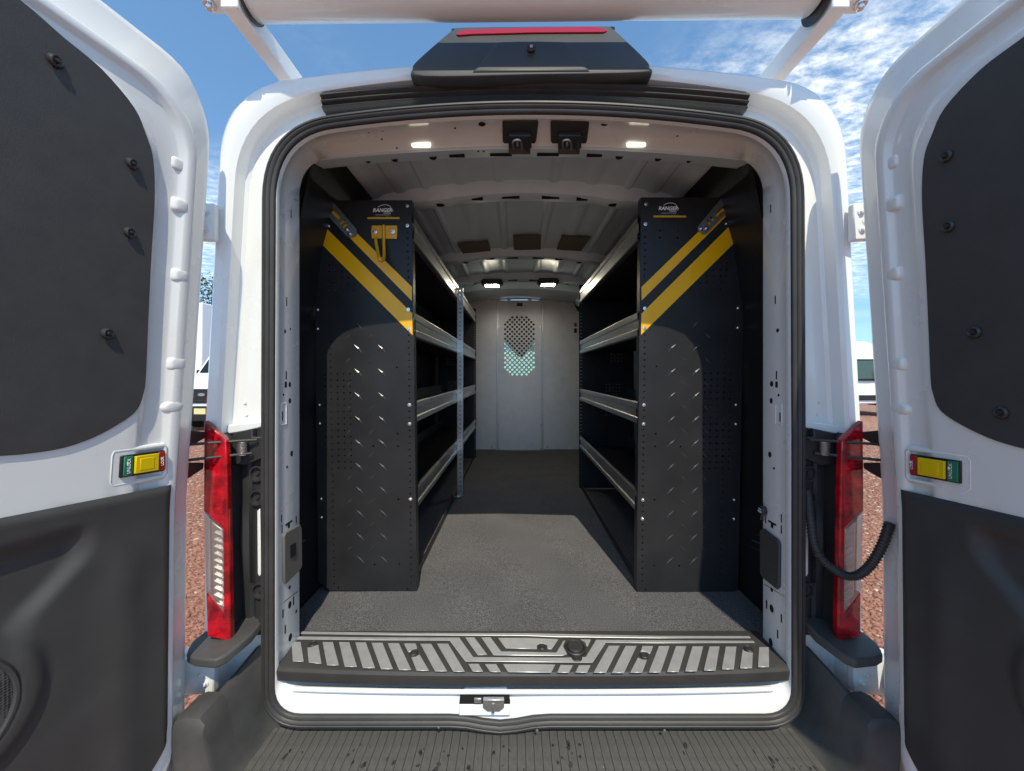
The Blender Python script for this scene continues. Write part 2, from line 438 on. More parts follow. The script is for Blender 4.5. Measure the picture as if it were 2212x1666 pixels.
def disc_me(name, n, r, t):
    vs = [(r * math.cos(2 * math.pi * k / n), 0, r * math.sin(2 * math.pi * k / n)) for k in range(n)]
    vs += [(x, -t, z) for x, _, z in vs]
    return fixn(newmesh(name, vs, [tuple(range(n)), tuple(range(2 * n - 1, n - 1, -1))] + [(k, (k + 1) % n, n + (k + 1) % n, n + k) for k in range(n)]))
HOLE = disc_me("hole_shade_disc", 14, 1.0, 0.002 * 50); HOLE.materials.append(MAT["dark_hole"])  # thin near-black disc, painted for the shade inside a hole
SLOT = box_me("slot_shade_plate", -1, 1, -0.1, 0, -1, 1); SLOT.materials.append(MAT["dark_hole"])  # same near-black shade as a flat plate for slots
def hole(p, rx, rz, parent, facing=(0, -1, 0), me=None, name="hole_shade_disc"):
    o = bpy.data.objects.new(name, me or HOLE); COL.objects.link(o); o.parent = parent
    if parent is not None and parent.type == 'EMPTY': o.matrix_parent_inverse = Matrix.Translation(parent.location).inverted()
    o.location = p; o.scale = (rx, 0.006, rz)
    o.rotation_mode = 'QUATERNION'
    o.rotation_quaternion = Vector((0, -1, 0)).rotation_difference(Vector(facing))
    return o

# ------------------------------------------------------------------ the cargo van
van = thing("cargo_van", "white cargo van seen from behind with both rear doors swung wide open", "van", (0, 3.6, 0))

def bez(p0, p1, p2, p3, n):
    out = []
    for i in range(n):
        t = i / n; u = 1 - t
        out.append((u**3 * p0[0] + 3*u*u*t * p1[0] + 3*u*t*t * p2[0] + t**3 * p3[0], u**3 * p0[1] + 3*u*u*t * p1[1] + 3*u*t*t * p2[1] + t**3 * p3[1]))
    return out
def half_ring(wb, wt, zb, zt, crown, rb, rt, rtz=None, knee=-0.2):
    rtz = rtz or rt * 1.05; k = 0.37
    pts = [((wb - rb) * i / 14, zb) for i in range(14)]
    pts += bez((wb - rb, zb), (wb - rb * k, zb), (wb, zb + rb * k), (wb, zb + rb), 7)
    zs = zt - rtz
    wside = wb + (wt - wb) * (zs - knee) / (zt - knee)
    for i in range(6): pts.append((wb, zb + rb + (knee - zb - rb) * i / 6))
    for i in range(8): pts.append((wb + (wside - wb) * i / 8, knee + (zs - knee) * i / 8))
    sl = 2 * crown / (wt - rt)
    pts += bez((wside, zs), (wside + (wt - wside) * 0.4, zs + rtz * (1 - k)), (wt - rt * k, zt - sl * rt * 0.55), (wt - rt, zt), 12)
    for i in range(16):
        t = i / 16; x = (wt - rt) * (1 - t); pts.append((x, zt + crown * (1 - (1 - t) ** 2)))
    pts.append((0, zt + crown))
    return pts
def ring(d, wb, wt, zb, zt, crown, rb, rt, rtz=None, knee=-0.2, dip=0.0, dfun=None):
    h = half_ring(wb, wt, zb, zt, crown, rb, rt, rtz, knee)
    full = h + [(-x, z) for x, z in h[-2:0:-1]]
    out = []
    for x, z in full:
        if dip and z < zb + 0.01:
            t = max(0, 1 - abs(x + 0.1) / 0.14); z -= dip * t * t * (3 - 2 * t)
        out.append(Vector((x, d + (dfun(x, z) if dfun else 0), Zc(z))))
    return out
SEAL = dict(wb=.807, wt=.803, zb=-1.055, zt=.768, crown=.042, rb=.10, rt=.20, rtz=.24)
def seal_ring(o, d, **kw):
    s = dict(SEAL); s.update(wb=s['wb'] + o, wt=s['wt'] + o, zb=s['zb'] - o, zt=s['zt'] + o, rb=s['rb'] + o, rt=s['rt'] + o, rtz=s['rtz'] + o, dip=.018); s.update(kw)
    return ring(d, **s)

body_loops = [
    ring(1.262, .79, .79, -.935, .738, .04, .05, .11, .12),
    ring(1.258, .788, .788, -.935, .742, .04, .05, .13, .14),
    ring(1.185, .788, .786, -.965, .752, .04, .06, .17, .20),
    ring(1.150, .787, .784, -.975, .752, .04, .07, .185, .22),
    seal_ring(-.024, 1.140, zb=-1.000),
    seal_ring(-.022, 1.128),
    seal_ring(.022, 1.130),
    seal_ring(.030, 1.150, zb=-1.08),
    ring(1.172, .852, .845, -1.12, .828, .050, .10, .235, .27),
    ring(1.176, .940, .885, -1.15, .846, .052, .10, .25, .28),
    ring(1.168, .950, .893, -1.15, .856, .052, .10, .25, .29),
    ring(1.130, .953, .896, -1.15, .862, .052, .10, .25, .29),
    ring(1.122, .962, .910, -1.15, .872, .052, .10, .225, .27),
    ring(1.124, .995, .936, -1.15, .892, .053, .10, .205, .255),
    ring(1.140, 1.010, .952, -1.15, .906, .056, .10, .20, .25),
    ring(1.175, 1.018, .962, -1.15, .916, .058, .10, .20, .25),
    ring(2.2, 1.028, .968, -1.15, .935, .075, .10, .22, .27),
    ring(5.0, 1.028, .960, -1.15, .935, .075, .10, .22, .27),
]
body = loft("body_shell", body_loops, "white_paint", van, smooth=38)

# spot-weld dimples pressed into the door channel
DIMPLE = disc_me("weld_dimple", 12, .0048, .0012); DIMPLE.materials.append(MAT["white_paint"])
for px, py in [(1474.7 + x / 3, 555.2 + y / 3) for x, y in ((1020, 65), (1028, 220), (1040, 380), (1045, 505), (1050, 675), (890, 945), (965, 955), (880, 1022), (965, 1025), (860, 1078))]:
    for s in (-1, 1):
        v = W(px, py, 1.1725); o = bpy.data.objects.new("weld_dimple", DIMPLE); COL.objects.link(o); o.parent = body
        o.location = (v.x * s, v.y, v.z)
# weatherstrip: ribbed rubber all round the opening
prof = [(-.021, 1.128), (-.0215, 1.122), (-.018, 1.117), (-.011, 1.116), (-.008, 1.120), (-.005, 1.115), (0, 1.113), (.004, 1.116), (.0065, 1.121), (.010, 1.117), (.0155, 1.118), (.0175, 1.123), (.018, 1.130)]
seal = loft("weatherstrip", [seal_ring(o, d) for o, d in prof], "rubber", van, smooth=50)

# interior metal: header step, roof skin with swages, bows
def roofz(x): return .905 - .15 * x * x - (0.10 * max(0, abs(x) - .62) ** 1.2 if abs(x) > .62 else 0)
def header_sec(d, zoff, n=41, wx=.76):
    return [Vector((x, d, Zc(zoff - .075 * x * x))) for x in [(-wx + 2 * wx * i / (n - 1)) for i in range(n)]]
def bump_edge(x):
    return 0.0
hdr = loft("roof_header", [header_sec(1.225, .790), header_sec(1.262, .786), header_sec(1.275, .775), header_sec(1.30, .782), header_sec(1.365, .800), header_sec(1.375, .812), header_sec(1.375, .90)], "header_grey", van, closed=False, smooth=28)
nx = 121; roof_loops = []
def swage(x):
    z = 0
    for c, w, h in ((.125, .022, .010), (.30, .030, .008), (.47, .016, .012), (.585, .03, .010), (.70, .02, .01)):
        for s in (-1, 1):
            t = abs(x - s * c) / w
            if t < 1: z -= h * (1 - t ** 4)
    return z
for d in (1.30, 1.6, 1.95, 2.3, 2.65, 3.0, 3.4, 3.8, 4.5):
    roof_loops.append([Vector((x, d, Zc(roofz(x) + swage(x)))) for x in [(-.84 + 1.68 * i / (nx - 1)) for i in range(nx)]])
roof_in = loft("roof_skin", roof_loops, "primer_grey", van, closed=False, smooth=25)
def bow(d, h=.058, w=.11, holes=True):
    secs = []
    xs = [(-.80 + 1.6 * i / 60) for i in range(61)]
    for dy, dz in ((-.01, 0.004), (0, -h * .55), (.012, -h * .9), (.03, -h), (w - .03, -h), (w - .012, -h * .8), (w, 0.004)):
        secs.append([Vector((x, d + dy, Zc(roofz(x) + dz - (0.006 if abs(abs(x) - .42) < .05 and dz < -.02 else 0)))) for x in xs])
    b = loft("roof_bow", secs, "header_grey", van, closed=False, smooth=35)
    for x, wd in ((-.235, .035), (-.075, .055), (.115, .055), (.265, .035)):
        hole((x, d + .032, Zc(roofz(x) - h - .001)), wd / 1.3, .010, b, (0, -.55, -.83), SLOT, "slot_shade_plate")
    for x in (-.5, -.34, -.16, .02, .035, .14, .34, .5):
        hole((x, d - .0005, Zc(roofz(x) - h * .35)), .006, .006, b)
    for x in (-.42, .42): hole((x, d + .05, Zc(roofz(x) - h - .007)), .026, .018, b, (0, 0, -1))
    return b
for d in (1.735, 2.66, 3.30): bow(d)
front_head = loft("front_header", [[Vector((x, d, Zc(z - .12 * x * x))) for x in [(-.8 + 1.6 * i / 30) for i in range(31)]] for d, z in ((3.62, .90), (3.66, .845), (3.75, .835), (4.05, .86), (4.36, .89), (4.36, .93))], "primer_grey", van, closed=False)
# dark plates for the holes of the rear header
for vx, vy, r in ((822, 279, .013), (1041, 268.5, .0115), (1306, 267.5, .0115), (1464, 272.5, .013)):
    hole(W(vx, vy, 1.165) + Vector((0, 0, -.0)), r, r * .62, hdr, (0, -.35, -.94))
for vx, vy, w, h in ((986.5, 326, 17, 5), (1082, 324, 24, 4.4), (1184, 322.5, 24, 4.4), (1285, 323.5, 17, 5)):
    p = W(vx, vy, 1.318); p.z = Zc(.788 - .075 * p.x ** 2) - .0008
    hole(p, w / FPX * 1.31, .014, hdr, (0, -.27, -.96), SLOT, "slot_shade_plate")
for vx, vy, r in ((852, 341, .012), (935, 334, .014), (1338, 329, .014), (1422, 334, .012), (795, 352, .008), (1488, 345, .008)):
    p = W(vx, vy, 1.335); p.z = Zc(.792 - .075 * p.x ** 2) - .001
    hole(p, r, r * .9, hdr, (0, -.3, -.95))
for vx, vy in ((983, 277), (825, 301), (1463, 294), (795, 286), (857, 320), (1033, 327), (1045, 327)):
    hole(W(vx, vy, 1.17), .003, .003, hdr, (0, -.4, -.9))
# lamps set in the header
for vx, vy in ((909, 304.5), (1375.5, 299.5)):
    p = W(vx, vy, 1.235); p.z = Zc(.784 - .075 * p.x ** 2) - .010
    prism("interior_lamp", [p + Vector((sx * .033, dy + .006, -.003)) for sx, dy in ((-1, -.002), (-.8, -.006), (.8, -.006), (1, -.002), (.9, .006), (-.9, .006))], (0, 0, .012), "lamp_lit", van, .003)
for vx, vy in ((1063, 611), (1184, 609)):
    p = W(vx, vy, 3.30)
    hs = prism("interior_lamp", [p + Vector((sx * .10, -.03, dz)) for sx, dz in ((-1, .0), (-.75, -.022), (.75, -.022), (1, .0), (.8, .028), (-.8, .028))], (0, .10, 0), "black_plastic", van, .006)
    box("lamp_lens", p.x - .058, p.x + .058, p.y - .025, p.y + .06, p.z - .026, p.z - .0225, "lamp_bright", hs)
# pads stuck to the roof skin
for pts in (((988, 525), (1054, 518), (1060, 540), (1000, 545)), ((1108, 507), (1169, 506), (1168, 536), (1110, 537)), ((1214, 506), (1276, 510), (1255, 539), (1203, 536))):
    qs = []
    for px, py in pts:
        d = 2.4
        for _ in range(6):
            x = CAMX + (px - CX) / FPX * d; d = (roofz(x) - .004) * FPX / (CY - py)
        qs.append(Vector((x, d, Zc(roofz(x) - .016))))
    prism("damping_pad", qs, (0, 0, .006), "pad_olive", van)

# inside walls (black liner) and floor
for s in (-1, 1):
    prof_w = [(.885, -.905), (.895, -.6), (.90, -.2), (.885, .25), (.85, .52), (.80, .70), (.76, .785), (.70, .83)]
    loops = []
    for d, k in ((1.262, .0), (1.30, .6), (1.36, 1.0), (2.0, 1.0), (3.2, 1.0), (4.45, 1.0)):
        row = []
        for w, z in prof_w:
            w0 = min(w, .79) if z < .6 else min(w, .79 - (z - .6) * .35)
            row.append(Vector((s * (w0 + (w - w0) * k), d, Zc(z if k else min(z, .74)))))
        loops.append(row)
    wl_o = loft("wall_liner", loops, "wall_black", van, closed=False, smooth=40)
    for k in range(3):
        z0 = -.62 - .03 * k
        prism("liner_slot", [Vector((s * .894, 1.40 + .01 * k, Zc(z0))), Vector((s * .894, 1.47 + .01 * k, Zc(z0 - .012))), Vector((s * .894, 1.47 + .01 * k, Zc(z0 - .016))), Vector((s * .894, 1.40 + .01 * k, Zc(z0 - .004)))], (-s * .003, 0, 0), "galv" if k == 1 else "black_plastic", wl_o)
floor_o = box("load_floor", -.90, .90, 1.262, 4.45, Zc(-.96), Zc(-.912), "wall_black", van)

# carpet mat: one wavy sheet
cl = []
for i in range(60):
    d = 1.278 + (4.38 - 1.278) * (i / 59)
    cl.append([Vector((x, d, Zc(-.9 + .0015 * math.sin(x * 9 + d * 4) + (.016 * math.exp(-((d - 3.42 - .02 * math.sin(6 * x)) / .03) ** 2))))) for x in [(-.878 + 1.756 * j / 48) for j in range(49)]])
carpet_o = loft("floor_mat", cl, "carpet", None, closed=False, smooth=60)
tag(carpet_o, "speckled charcoal carpet mat covering the van's cargo floor", "floor mat")

# pressed jamb details: dark plates for holes and slots on both inner faces
def jamb(px, py, s):
    X = s * .7875 - CAMX
    d = X * FPX / (px - CX)
    return Vector((s * .7875, d, CAMZ - (py - CY) / FPX * d))
JL = [(631, 379, 6, 8), (631, 396, 2.4, 3), (618, 458, 5, 8), (615, 716, 4.5, 5), (627, 711, 2.4, 3), (612, 853, 3, 3), (626, 866, 4.4, 6.5), (626, 831, 4, 6.5), (630, 980, 4.4, 7), (620, 1009, 3, 3), (626, 1307, 5.5, 8.5), (627, 1377, 6, 9), (640, 1321, 3, 4), (625.5, 1269, 4, 4)]
JR = [(1658.7, 372, 5, 8), (1659, 396, 2.4, 3.4), (1674, 448, 4.6, 8), (1680, 714, 4.5, 5), (1667, 829.5, 5, 7), (1682, 854, 3, 3.5), (1666, 866, 4.4, 7), (1663, 982, 5, 7), (1672, 1012, 3, 3), (1667, 1315, 6, 9), (1665, 1388, 6, 10), (1667, 1274, 4, 5)]
for tab, s in ((JL, -1), (JR, 1)):
    for px, py, rx, rz in tab:
        p = jamb(px, py, s); k = p.y / FPX
        hole(p, rx * k * 1.0, rz * k * .9, body, (-s, 0, 0))
    sl = [(628.5, 462, 1.6, 9), (619, 652, 2, 10), (618, 811, 2, 9), (617, 831, 4.2, 6.5), (610, 899, 2, 10), (608, 1120, 1.6, 8), (640, 1123, 1.6, 8), (609, 1143, 1.6, 9), (611, 1326, 2, 9), (616, 1360, 2, 9), (634, 1298, 2, 9)] if s < 0 else \
         [(1665, 451, 1.8, 9), (1675, 648, 2, 9), (1677.5, 810.5, 2, 9), (1677.5, 831, 4, 6.5), (1685, 901, 2, 10), (1688, 1120, 1.8, 9), (1654, 1122, 1.8, 8), (1688, 1144, 1.8, 9), (1656, 1306, 2, 9), (1688, 1336, 2, 9), (1680, 1370, 2, 9)]
    for px, py, rx, rz in sl:
        p = jamb(px, py, s); k = p.y / FPX
        hole(p, rx * k * .9, rz * k, body, (-s, 0, 0), SLOT, "slot_shade_plate")
    # T-shaped hole, laid on as dark plates
    p = jamb(624 if s < 0 else 1668, 1130, s); k = p.y / FPX
    hole(p, 8 * k * 1.5, 2.2 * k, body, (-s, 0, 0), SLOT, "slot_shade_plate")
    hole(p + Vector((0, 0, -.007)), 2.5 * k * 1.5, 6 * k, body, (-s, 0, 0), SLOT, "slot_shade_plate")
    # embossed keyhole frame
    q = [jamb(x, y, s) for x, y in (((608, 872), (618, 870), (618, 916), (607, 918)) if s < 0 else ((1676, 873), (1689, 873), (1689, 918), (1675, 916)))]
    cxp = sum(q, Vector()) / 4
    tube("embossed_frame", [v + Vector((-s * .0005, 0, 0)) for v in q + [q[0]]], .0011, "white_paint", body, 6)
    # horizontal panel joint lines across the jamb
    for y0 in ((433, 1306) if s < 0 else (405, 1290)):
        a = jamb(601 if s < 0 else 1702, y0 - 14 if y0 < 600 else y0 + 4, s); b2 = jamb(643 if s < 0 else 1651, y0 if y0 < 600 else y0 - 28, s)
        tube("panel_joint", [a + Vector((s * .0006, 0, 0)), b2 + Vector((s * .0006, 0, 0))], .0011, "dark_hole", body, 5)
    # plastic pad over the lower jamb
    pv = ((613, 1150), (643, 1133), (647, 1140), (648, 1222), (643, 1232), (613, 1262), (609, 1254), (608, 1158)) if s < 0 else ((1652, 1141), (1685, 1166), (1689, 1176), (1688, 1268), (1683, 1274), (1650, 1246), (1646, 1238), (1646, 1146))
    prism("jamb_pad", [jamb(x, y, s) for x, y in pv], (-s * .009, 0, 0), "jamb_pad" if s < 0 else "trim_plastic", van, .003)
    if s < 0:
        prism("pad_recess", [jamb(x, y, s) + Vector((.0095, 0, 0)) for x, y in ((620, 1178), (632, 1172), (632, 1200), (620, 1207))], (.002, 0, 0), "dark_hole", body, .001)
# socket cap on the passenger jamb
p = jamb(1652, 1103, 1)
cap = link("socket_cap", disc_me("socket_cap", 20, .0155, .016), "clip_black", van); cap.location = p; cap.rotation_euler = (0, 0, -math.pi / 2); bev(cap, .003)
text("socket_print", "12V\n180W", .008, lambda a, b, c: Vector((p.x - .0168 - c, p.y + a, p.z + b + .002)), "white_print", body)
tube("cap_strap", [p + Vector((-.008, 0, -.012)), p + Vector((-.012, 0, -.022)), p + Vector((-.012, .004, -.03)), p + Vector((-.004, .002, -.033))], .003, "clip_black", van, 8)

# black rubber strip under the roof edge
def top_strip(name, z0, prof, x0, x1, material):
    xs = [x0 + (x1 - x0) * i / 40 for i in range(41)]
    return loft(name, [[Vector((x, d, Zc(z0 + dz - .085 * x * x))) for x in xs] for d, dz in prof], material, van, closed=False, smooth=30)
top_strip("gutter_rubber", .866, [(1.160, -.024), (1.140, -.022), (1.128, -.016), (1.134, -.008), (1.122, -.003), (1.128, .006), (1.118, .012), (1.124, .022), (1.150, .030)], -.645, .655, "rubber")
# high brake lamp housing with camera
def hv(z2x, z2y, d): return W(737.3 + z2x / 3, z2y / 3, d)
HPLANE = .69
out_b = [(455, 430), (470, 398), (640, 248), (715, 192), (800, 174), (1700, 166), (1760, 178), (1835, 240), (1990, 388), (2003, 428), (1962, 470), (1240, 484), (512, 495)]
def hd(y): return HPLANE / (1 + .45 * (y / 3 - CY) / FPX)
face = [hv(x, y, hd(y)) for x, y in out_b]
cen = sum(face, Vector()) / len(face)
face = [Vector(v) for v in spline(face + [face[0]], 4)[:-1]]
loops_h = [[v + (cen - v) * i_ + Vector((0, y_, 0)) for v in face] for i_, y_ in ((0, .16), (0, .026), (.003, .015), (.009, .007), (.020, .002), (.036, 0))]
housing = loft("brake_lamp_housing", loops_h, "spoiler_plastic", van, caps=(False, True), smooth=75)
rp = [(840, 474), (905, 395), (985, 300), (1040, 276), (1430, 276), (1480, 298), (1575, 405), (1618, 468)]
fr = [hv(x, y, hd(y) - .001) for x, y in rp]; fr = spline(fr, 3); fc = sum(fr, Vector()) / len(fr)
loft("camera_panel", [[v + (fc - v) * i_ + Vector((0, y_, 0)) for v in fr] for i_, y_ in ((0, .008), (.02, .001), (.06, -.004), (.11, -.006), (.18, -.0065))], "spoiler_plastic", housing, caps=(False, True), smooth=75)
pc = hv(1230, 326, hd(326) - .016)
cm = link("rear_camera", disc_me("rear_camera", 18, .0125, .012), "clip_black", housing); cm.location = pc; bev(cm, .003)
cl2 = link("camera_lens", disc_me("camera_lens", 14, .005, .002), "headlamp", housing); cl2.location = pc + Vector((0, -.0125, 0))
rl = [(742, 222), (772, 196), (850, 188), (1240, 176), (1640, 170), (1700, 180), (1726, 196), (1700, 209), (1240, 212), (850, 222), (762, 229)]
prism("brake_lens", [hv(x, y, hd(y) - .008) for x, y in rl], (0, .03, 0), "brake_red", housing, .003)

# latch strikers under the header
for x0, x1, yb in ((1085, 1162, 307), (1189, 1272, 307)):
    def P(px, py, off=0.0): return W(px, py, 1.155 + (py - 258) / 49 * .085) + Vector((0, 0, -.006 - off))
    pl = prism("latch_plate", [P(x0 + 2, 258), P(x1 - 1, 258), P(x1 + 1, 262), P(x1 - 4, 303), P(x1 - 7, 307), P(x0 + 4, 307), P(x0 + 1, 303), P(x0, 262)], (0, 0, .006), "black_plastic", van, .002)
    xm = (x0 + x1) / 2
    bx = prism("latch_box", [P(xm - 25, 279, .002), P(xm + 24, 279, .002), P(xm + 25, 308, .002), P(xm - 24, 308, .002)], (0, -.004, -.016), "black_plastic", pl, .003)
    prism("latch_box", [P(xm - 25, 309, .0), P(xm + 22, 309, .0), P(xm + 22, 323, .012), P(xm - 25, 323, .012)], (0, 0, .02), "clip_black", pl, .002)
    q = lambda a, b: P(xm + a, b, .026)
    tube("striker_loop", spline([q(-14, 302), q(-15, 287), q(-11, 282), (q(-4, 281)), q(1, 284), q(3, 290), q(4, 303)], 5), .0036, "galv", pl, 8)
    tube("striker_pin", [q(16, 304), q(16, 298), q(16, 290), q(16, 285), q(16, 281)], .004, "clip_black", pl, 10, radii=[.006, .006, .0055, .003, .0018])
    prism("striker_base", [q(-8, 288), q(-3, 288), q(-3, 297), q(-8, 297)], (0, 0, .004), "galv", pl, .001)

# ------------------------------------------------------------------ sill
ZS = -.900
def sill_edge(x): return 1.112 + .020 * (abs(x) / .79) ** 3
rows = []
for t, dz in ((0, .002), (.02, .006), (.5, .006), (.90, .004), (.97, .0), (1.0, -.008)):
    rows.append([Vector((x, 1.292 + (sill_edge(x) - 1.292) * t, Zc(ZS + dz))) for x in [(-.7866 + 1.5732 * i / 40) for i in range(41)]])
for dy, dz in ((.000, -.016), (.004, -.040), (.030, -.044)):
    rows.append([Vector((x, sill_edge(x) + dy, Zc(ZS + dz))) for x in [(-.7866 + 1.5732 * i / 40) for i in range(41)]])
sill = loft("sill_plate", rows, "sill_black", van, closed=False, smooth=30)
def sillpt(px, py, z=ZS + .006):
    d = -z * FPX / (py - CY); return Vector((CAMX + (px - CX) / FPX * d, d, Zc(z)))
LA = lambda x, y: sillpt(542.2 + x * .2696, 1290.3 + y * .2696)
RA = lambda x, y: sillpt(1111.4 + x * .28186, 1290.3 + y * .28186)
def insert(pts): return prism("sill_insert", [p + Vector((0, 0, .0002)) for p in pts], (0, 0, .0024), "sill_insert", sill, .0012, 1)
tops = [(322, 400, 362), (572, 658, 363), (703, 790, 364), (833, 922, 366), (963, 1055, 369), (1093, 1187, 372), (1355, 1445, 377), (1487, 1580, 376)]
bots = [(336, 423, 520), (610, 705, 550), (752, 850, 562), (898, 995, 572), (1043, 1138, 581), (1187, 1285, 588), (1475, 1573, 599), (1622, 1715, 602)]
for (a, b, y), (c, e, y2) in zip(tops, bots): insert([LA(a, y), LA(b, y), LA(e, y2), LA(c, y2)])
insert([LA(450, 408), LA(490, 404), LA(530, 386), LA(542, 386), LA(565, 538), LA(463, 528)])
insert([LA(1223, 374), LA(1320, 374), LA(1332, 415), LA(1300, 424), LA(1268, 446), LA(1258, 440)])
insert([LA(1282, 484), LA(1320, 480), LA(1352, 462), LA(1428, 595), LA(1328, 594)])
tops = [(720, 808, 376), (850, 938, 377), (1105, 1190, 378), (1235, 1318, 379), (1362, 1448, 380), (1492, 1573, 381), (1617, 1702, 382), (1873, 1950, 386)]
bots = [(605, 700, 583), (745, 838, 585), (1028, 1118, 581), (1168, 1258, 577), (1307, 1397, 572), (1450, 1540, 566), (1588, 1680, 557), (1865, 1950, 540)]
for (a, b, y), (c, e, y2) in zip(tops, bots): insert([RA(a, y), RA(b, y), RA(e, y2), RA(c, y2)])
insert([RA(1748, 402), RA(1768, 420), RA(1828, 430), RA(1820, 548), RA(1728, 550)])
insert([RA(980, 377), RA(1065, 378), RA(1038, 440), RA(1020, 428), RA(985, 418), RA(965, 424)])
insert([RA(945, 465), RA(980, 482), RA(1018, 484), RA(978, 582), RA(885, 583)])
insert([LA(392, 278), LA(1200, 290), LA(2212, 293), RA(1100, 300), RA(1800, 302), RA(1812, 318), RA(1100, 318), RA(300, 308), LA(2212, 313), LA(1200, 308), LA(378, 298)])
insert([LA(362, 318), LA(1000, 326), LA(1670, 328), LA(1782, 484), RA(370, 468), RA(545, 462), RA(625, 330), RA(1100, 334), RA(1830, 338), RA(1846, 354), RA(1100, 356), RA(700, 352), RA(598, 507), RA(0, 499), LA(1718, 520), LA(1592, 352), LA(1000, 348), LA(346, 342)])
insert([LA(1714, 326), LA(1790, 326), LA(1895, 466), LA(1817, 468)])
insert([LA(1842, 326), LA(1920, 326), LA(2005, 438), RA(320, 428), RA(372, 340), RA(392, 332), RA(372, 380), RA(404, 440), RA(370, 452), RA(0, 450), LA(1945, 470)])
insert([LA(1976, 330), LA(2212, 330), RA(340, 325), RA(285, 402), RA(254, 402), RA(250, 372), RA(210, 357), RA(172, 372), RA(172, 402), LA(2042, 414)])
insert([RA(500, 326), RA(588, 328), RA(556, 384), RA(540, 350)])
insert([LA(1737, 538), LA(1825, 538), LA(1862, 602), LA(1777, 600)])
insert([LA(1872, 540), LA(1965, 540), LA(2005, 605), LA(1917, 603)])
insert([LA(2017, 540), LA(2212, 540), RA(315, 520), RA(280, 583), LA(2212, 606), LA(2060, 605)])
insert([RA(352, 523), RA(450, 525), RA(415, 583), RA(327, 582)])
insert([RA(492, 525), RA(585, 525), RA(555, 583), RA(465, 582)])
def knob(p, r, name="push_pin"):
    prof_k = [(1.0, 0), (1.0, .003), (.86, .005), (.72, .003), (.6, .003), (.55, .006), (.3, .0065), (.001, .0066)]
    n = 20
    o = loft(name, [[p + Vector((r * a * math.cos(2 * math.pi * k / n), r * a * math.sin(2 * math.pi * k / n), h)) for k in range(n)] for a, h in prof_k], "black_plastic", sill, smooth=35)
    return o
knob(LA(1305, 450), .0135); knob(LA(497, 380), .0135); knob(RA(210, 385), .0135); knob(RA(993, 450), .0135); knob(RA(1795, 402), .0135)
pk = RA(465, 400)
big_k = loft("spare_winch_cap", [[pk + Vector((r * math.cos(2 * math.pi * k / 28), r * math.sin(2 * math.pi * k / 28), h)) for k in range(28)] for r, h in ((.034, 0), (.034, .006), (.031, .009), (.028, .004), (.026, .004), (.025, .010), (.022, .012), (.001, .0115))], "black_plastic", sill, smooth=35)
knob(RA(478, 470), .017, "cap_tab")
tube("groove_shade_bead", [Vector((-.74 + 1.48 * i / 30, 1.137 + .012 * (abs(-.74 + 1.48 * i / 30) / .79) ** 3, Zc(-.975))) for i in range(31)], .0075, "white_paint", van, 10)  # bead added so its shaded underside reads as the sill's grey groove
# latch pocket in the white sill face
def face_pt(px, py): return W(px, py, 1.128)
q = [W(x, y, 1.131) for x, y in ((992, 1507), (1101, 1507), (1103, 1546), (990, 1546))]
pocket = prism("latch_pocket", [W(x, y, 1.124) for x, y in ((993, 1508), (1100, 1508), (1102, 1521), (992, 1521))], (0, .012, .0), "dark_hole", van)
prism("pocket_floor", [W(992, 1521, 1.124), W(1102, 1521, 1.124), W(1102, 1547, 1.118), W(991, 1547, 1.118)], (0, .010, .0), "white_paint", pocket, .003)
stp = W(1066, 1523, 1.115)
prism("striker_plate", [stp + Vector((a, 0, b)) for a, b in ((-.032, .014), (.032, .014), (.032, -.008), (.018, -.020), (-.018, -.020), (-.032, -.008))], (0, .008, .004), "galv", pocket, .001)
tube("striker_bolt", [stp + Vector((0, -.012, .014)), stp + Vector((0, -.014, .0)), stp + Vector((0, -.010, -.010))], .005, "zinc", pocket, 10)
prism("spring_clip", [W(x, y, 1.116) for x, y in ((1024, 1510), (1040, 1510), (1040, 1520), (1024, 1520))], (0, .006, 0), "galv", pocket, .001)
prism("latch_hump", [W(x, y, 1.136) for x, y in ((1003, 1488), (1094, 1486), (1102, 1498), (993, 1500))], (0, .02, .0), "white_paint", van, .004)

# ------------------------------------------------------------------ bumper with ribbed step
BZ = -1.098
bump_loops = []
def bumper_sec(d):
    half = [(0, -.012), (.70, -.012), (.79, -.010), (.815, 0.0), (.835, .022), (.853, .065), (.868, .135), (.878, .180), (.892, .196), (.935, .198), (.962, .186), (.985, .15), (1.0, -.05), (1.0, -.30), (.6, -.34), (0, -.34)]
    return half
for d, k, f in ((.962, .945, .16), (.966, .955, .07), (.972, .962, .02), (.982, .968, 0), (1.02, .976, 0), (1.05, .985, 0)):
    h = bumper_sec(d)
    full = h + [(-x, z) for x, z in h[-2:0:-1]]
    cut = 0
    bump_loops.append([Vector((math.copysign(min(abs(x) * .99, k - .012 * max(0, (.198 - z) / .2)), x), d, Zc(BZ + (z * (1 - f) if z > 0 else z)))) for x, z in full])
bumper = loft("bumper", bump_loops, "bumper_plastic", van, caps=(True, True), smooth=32)
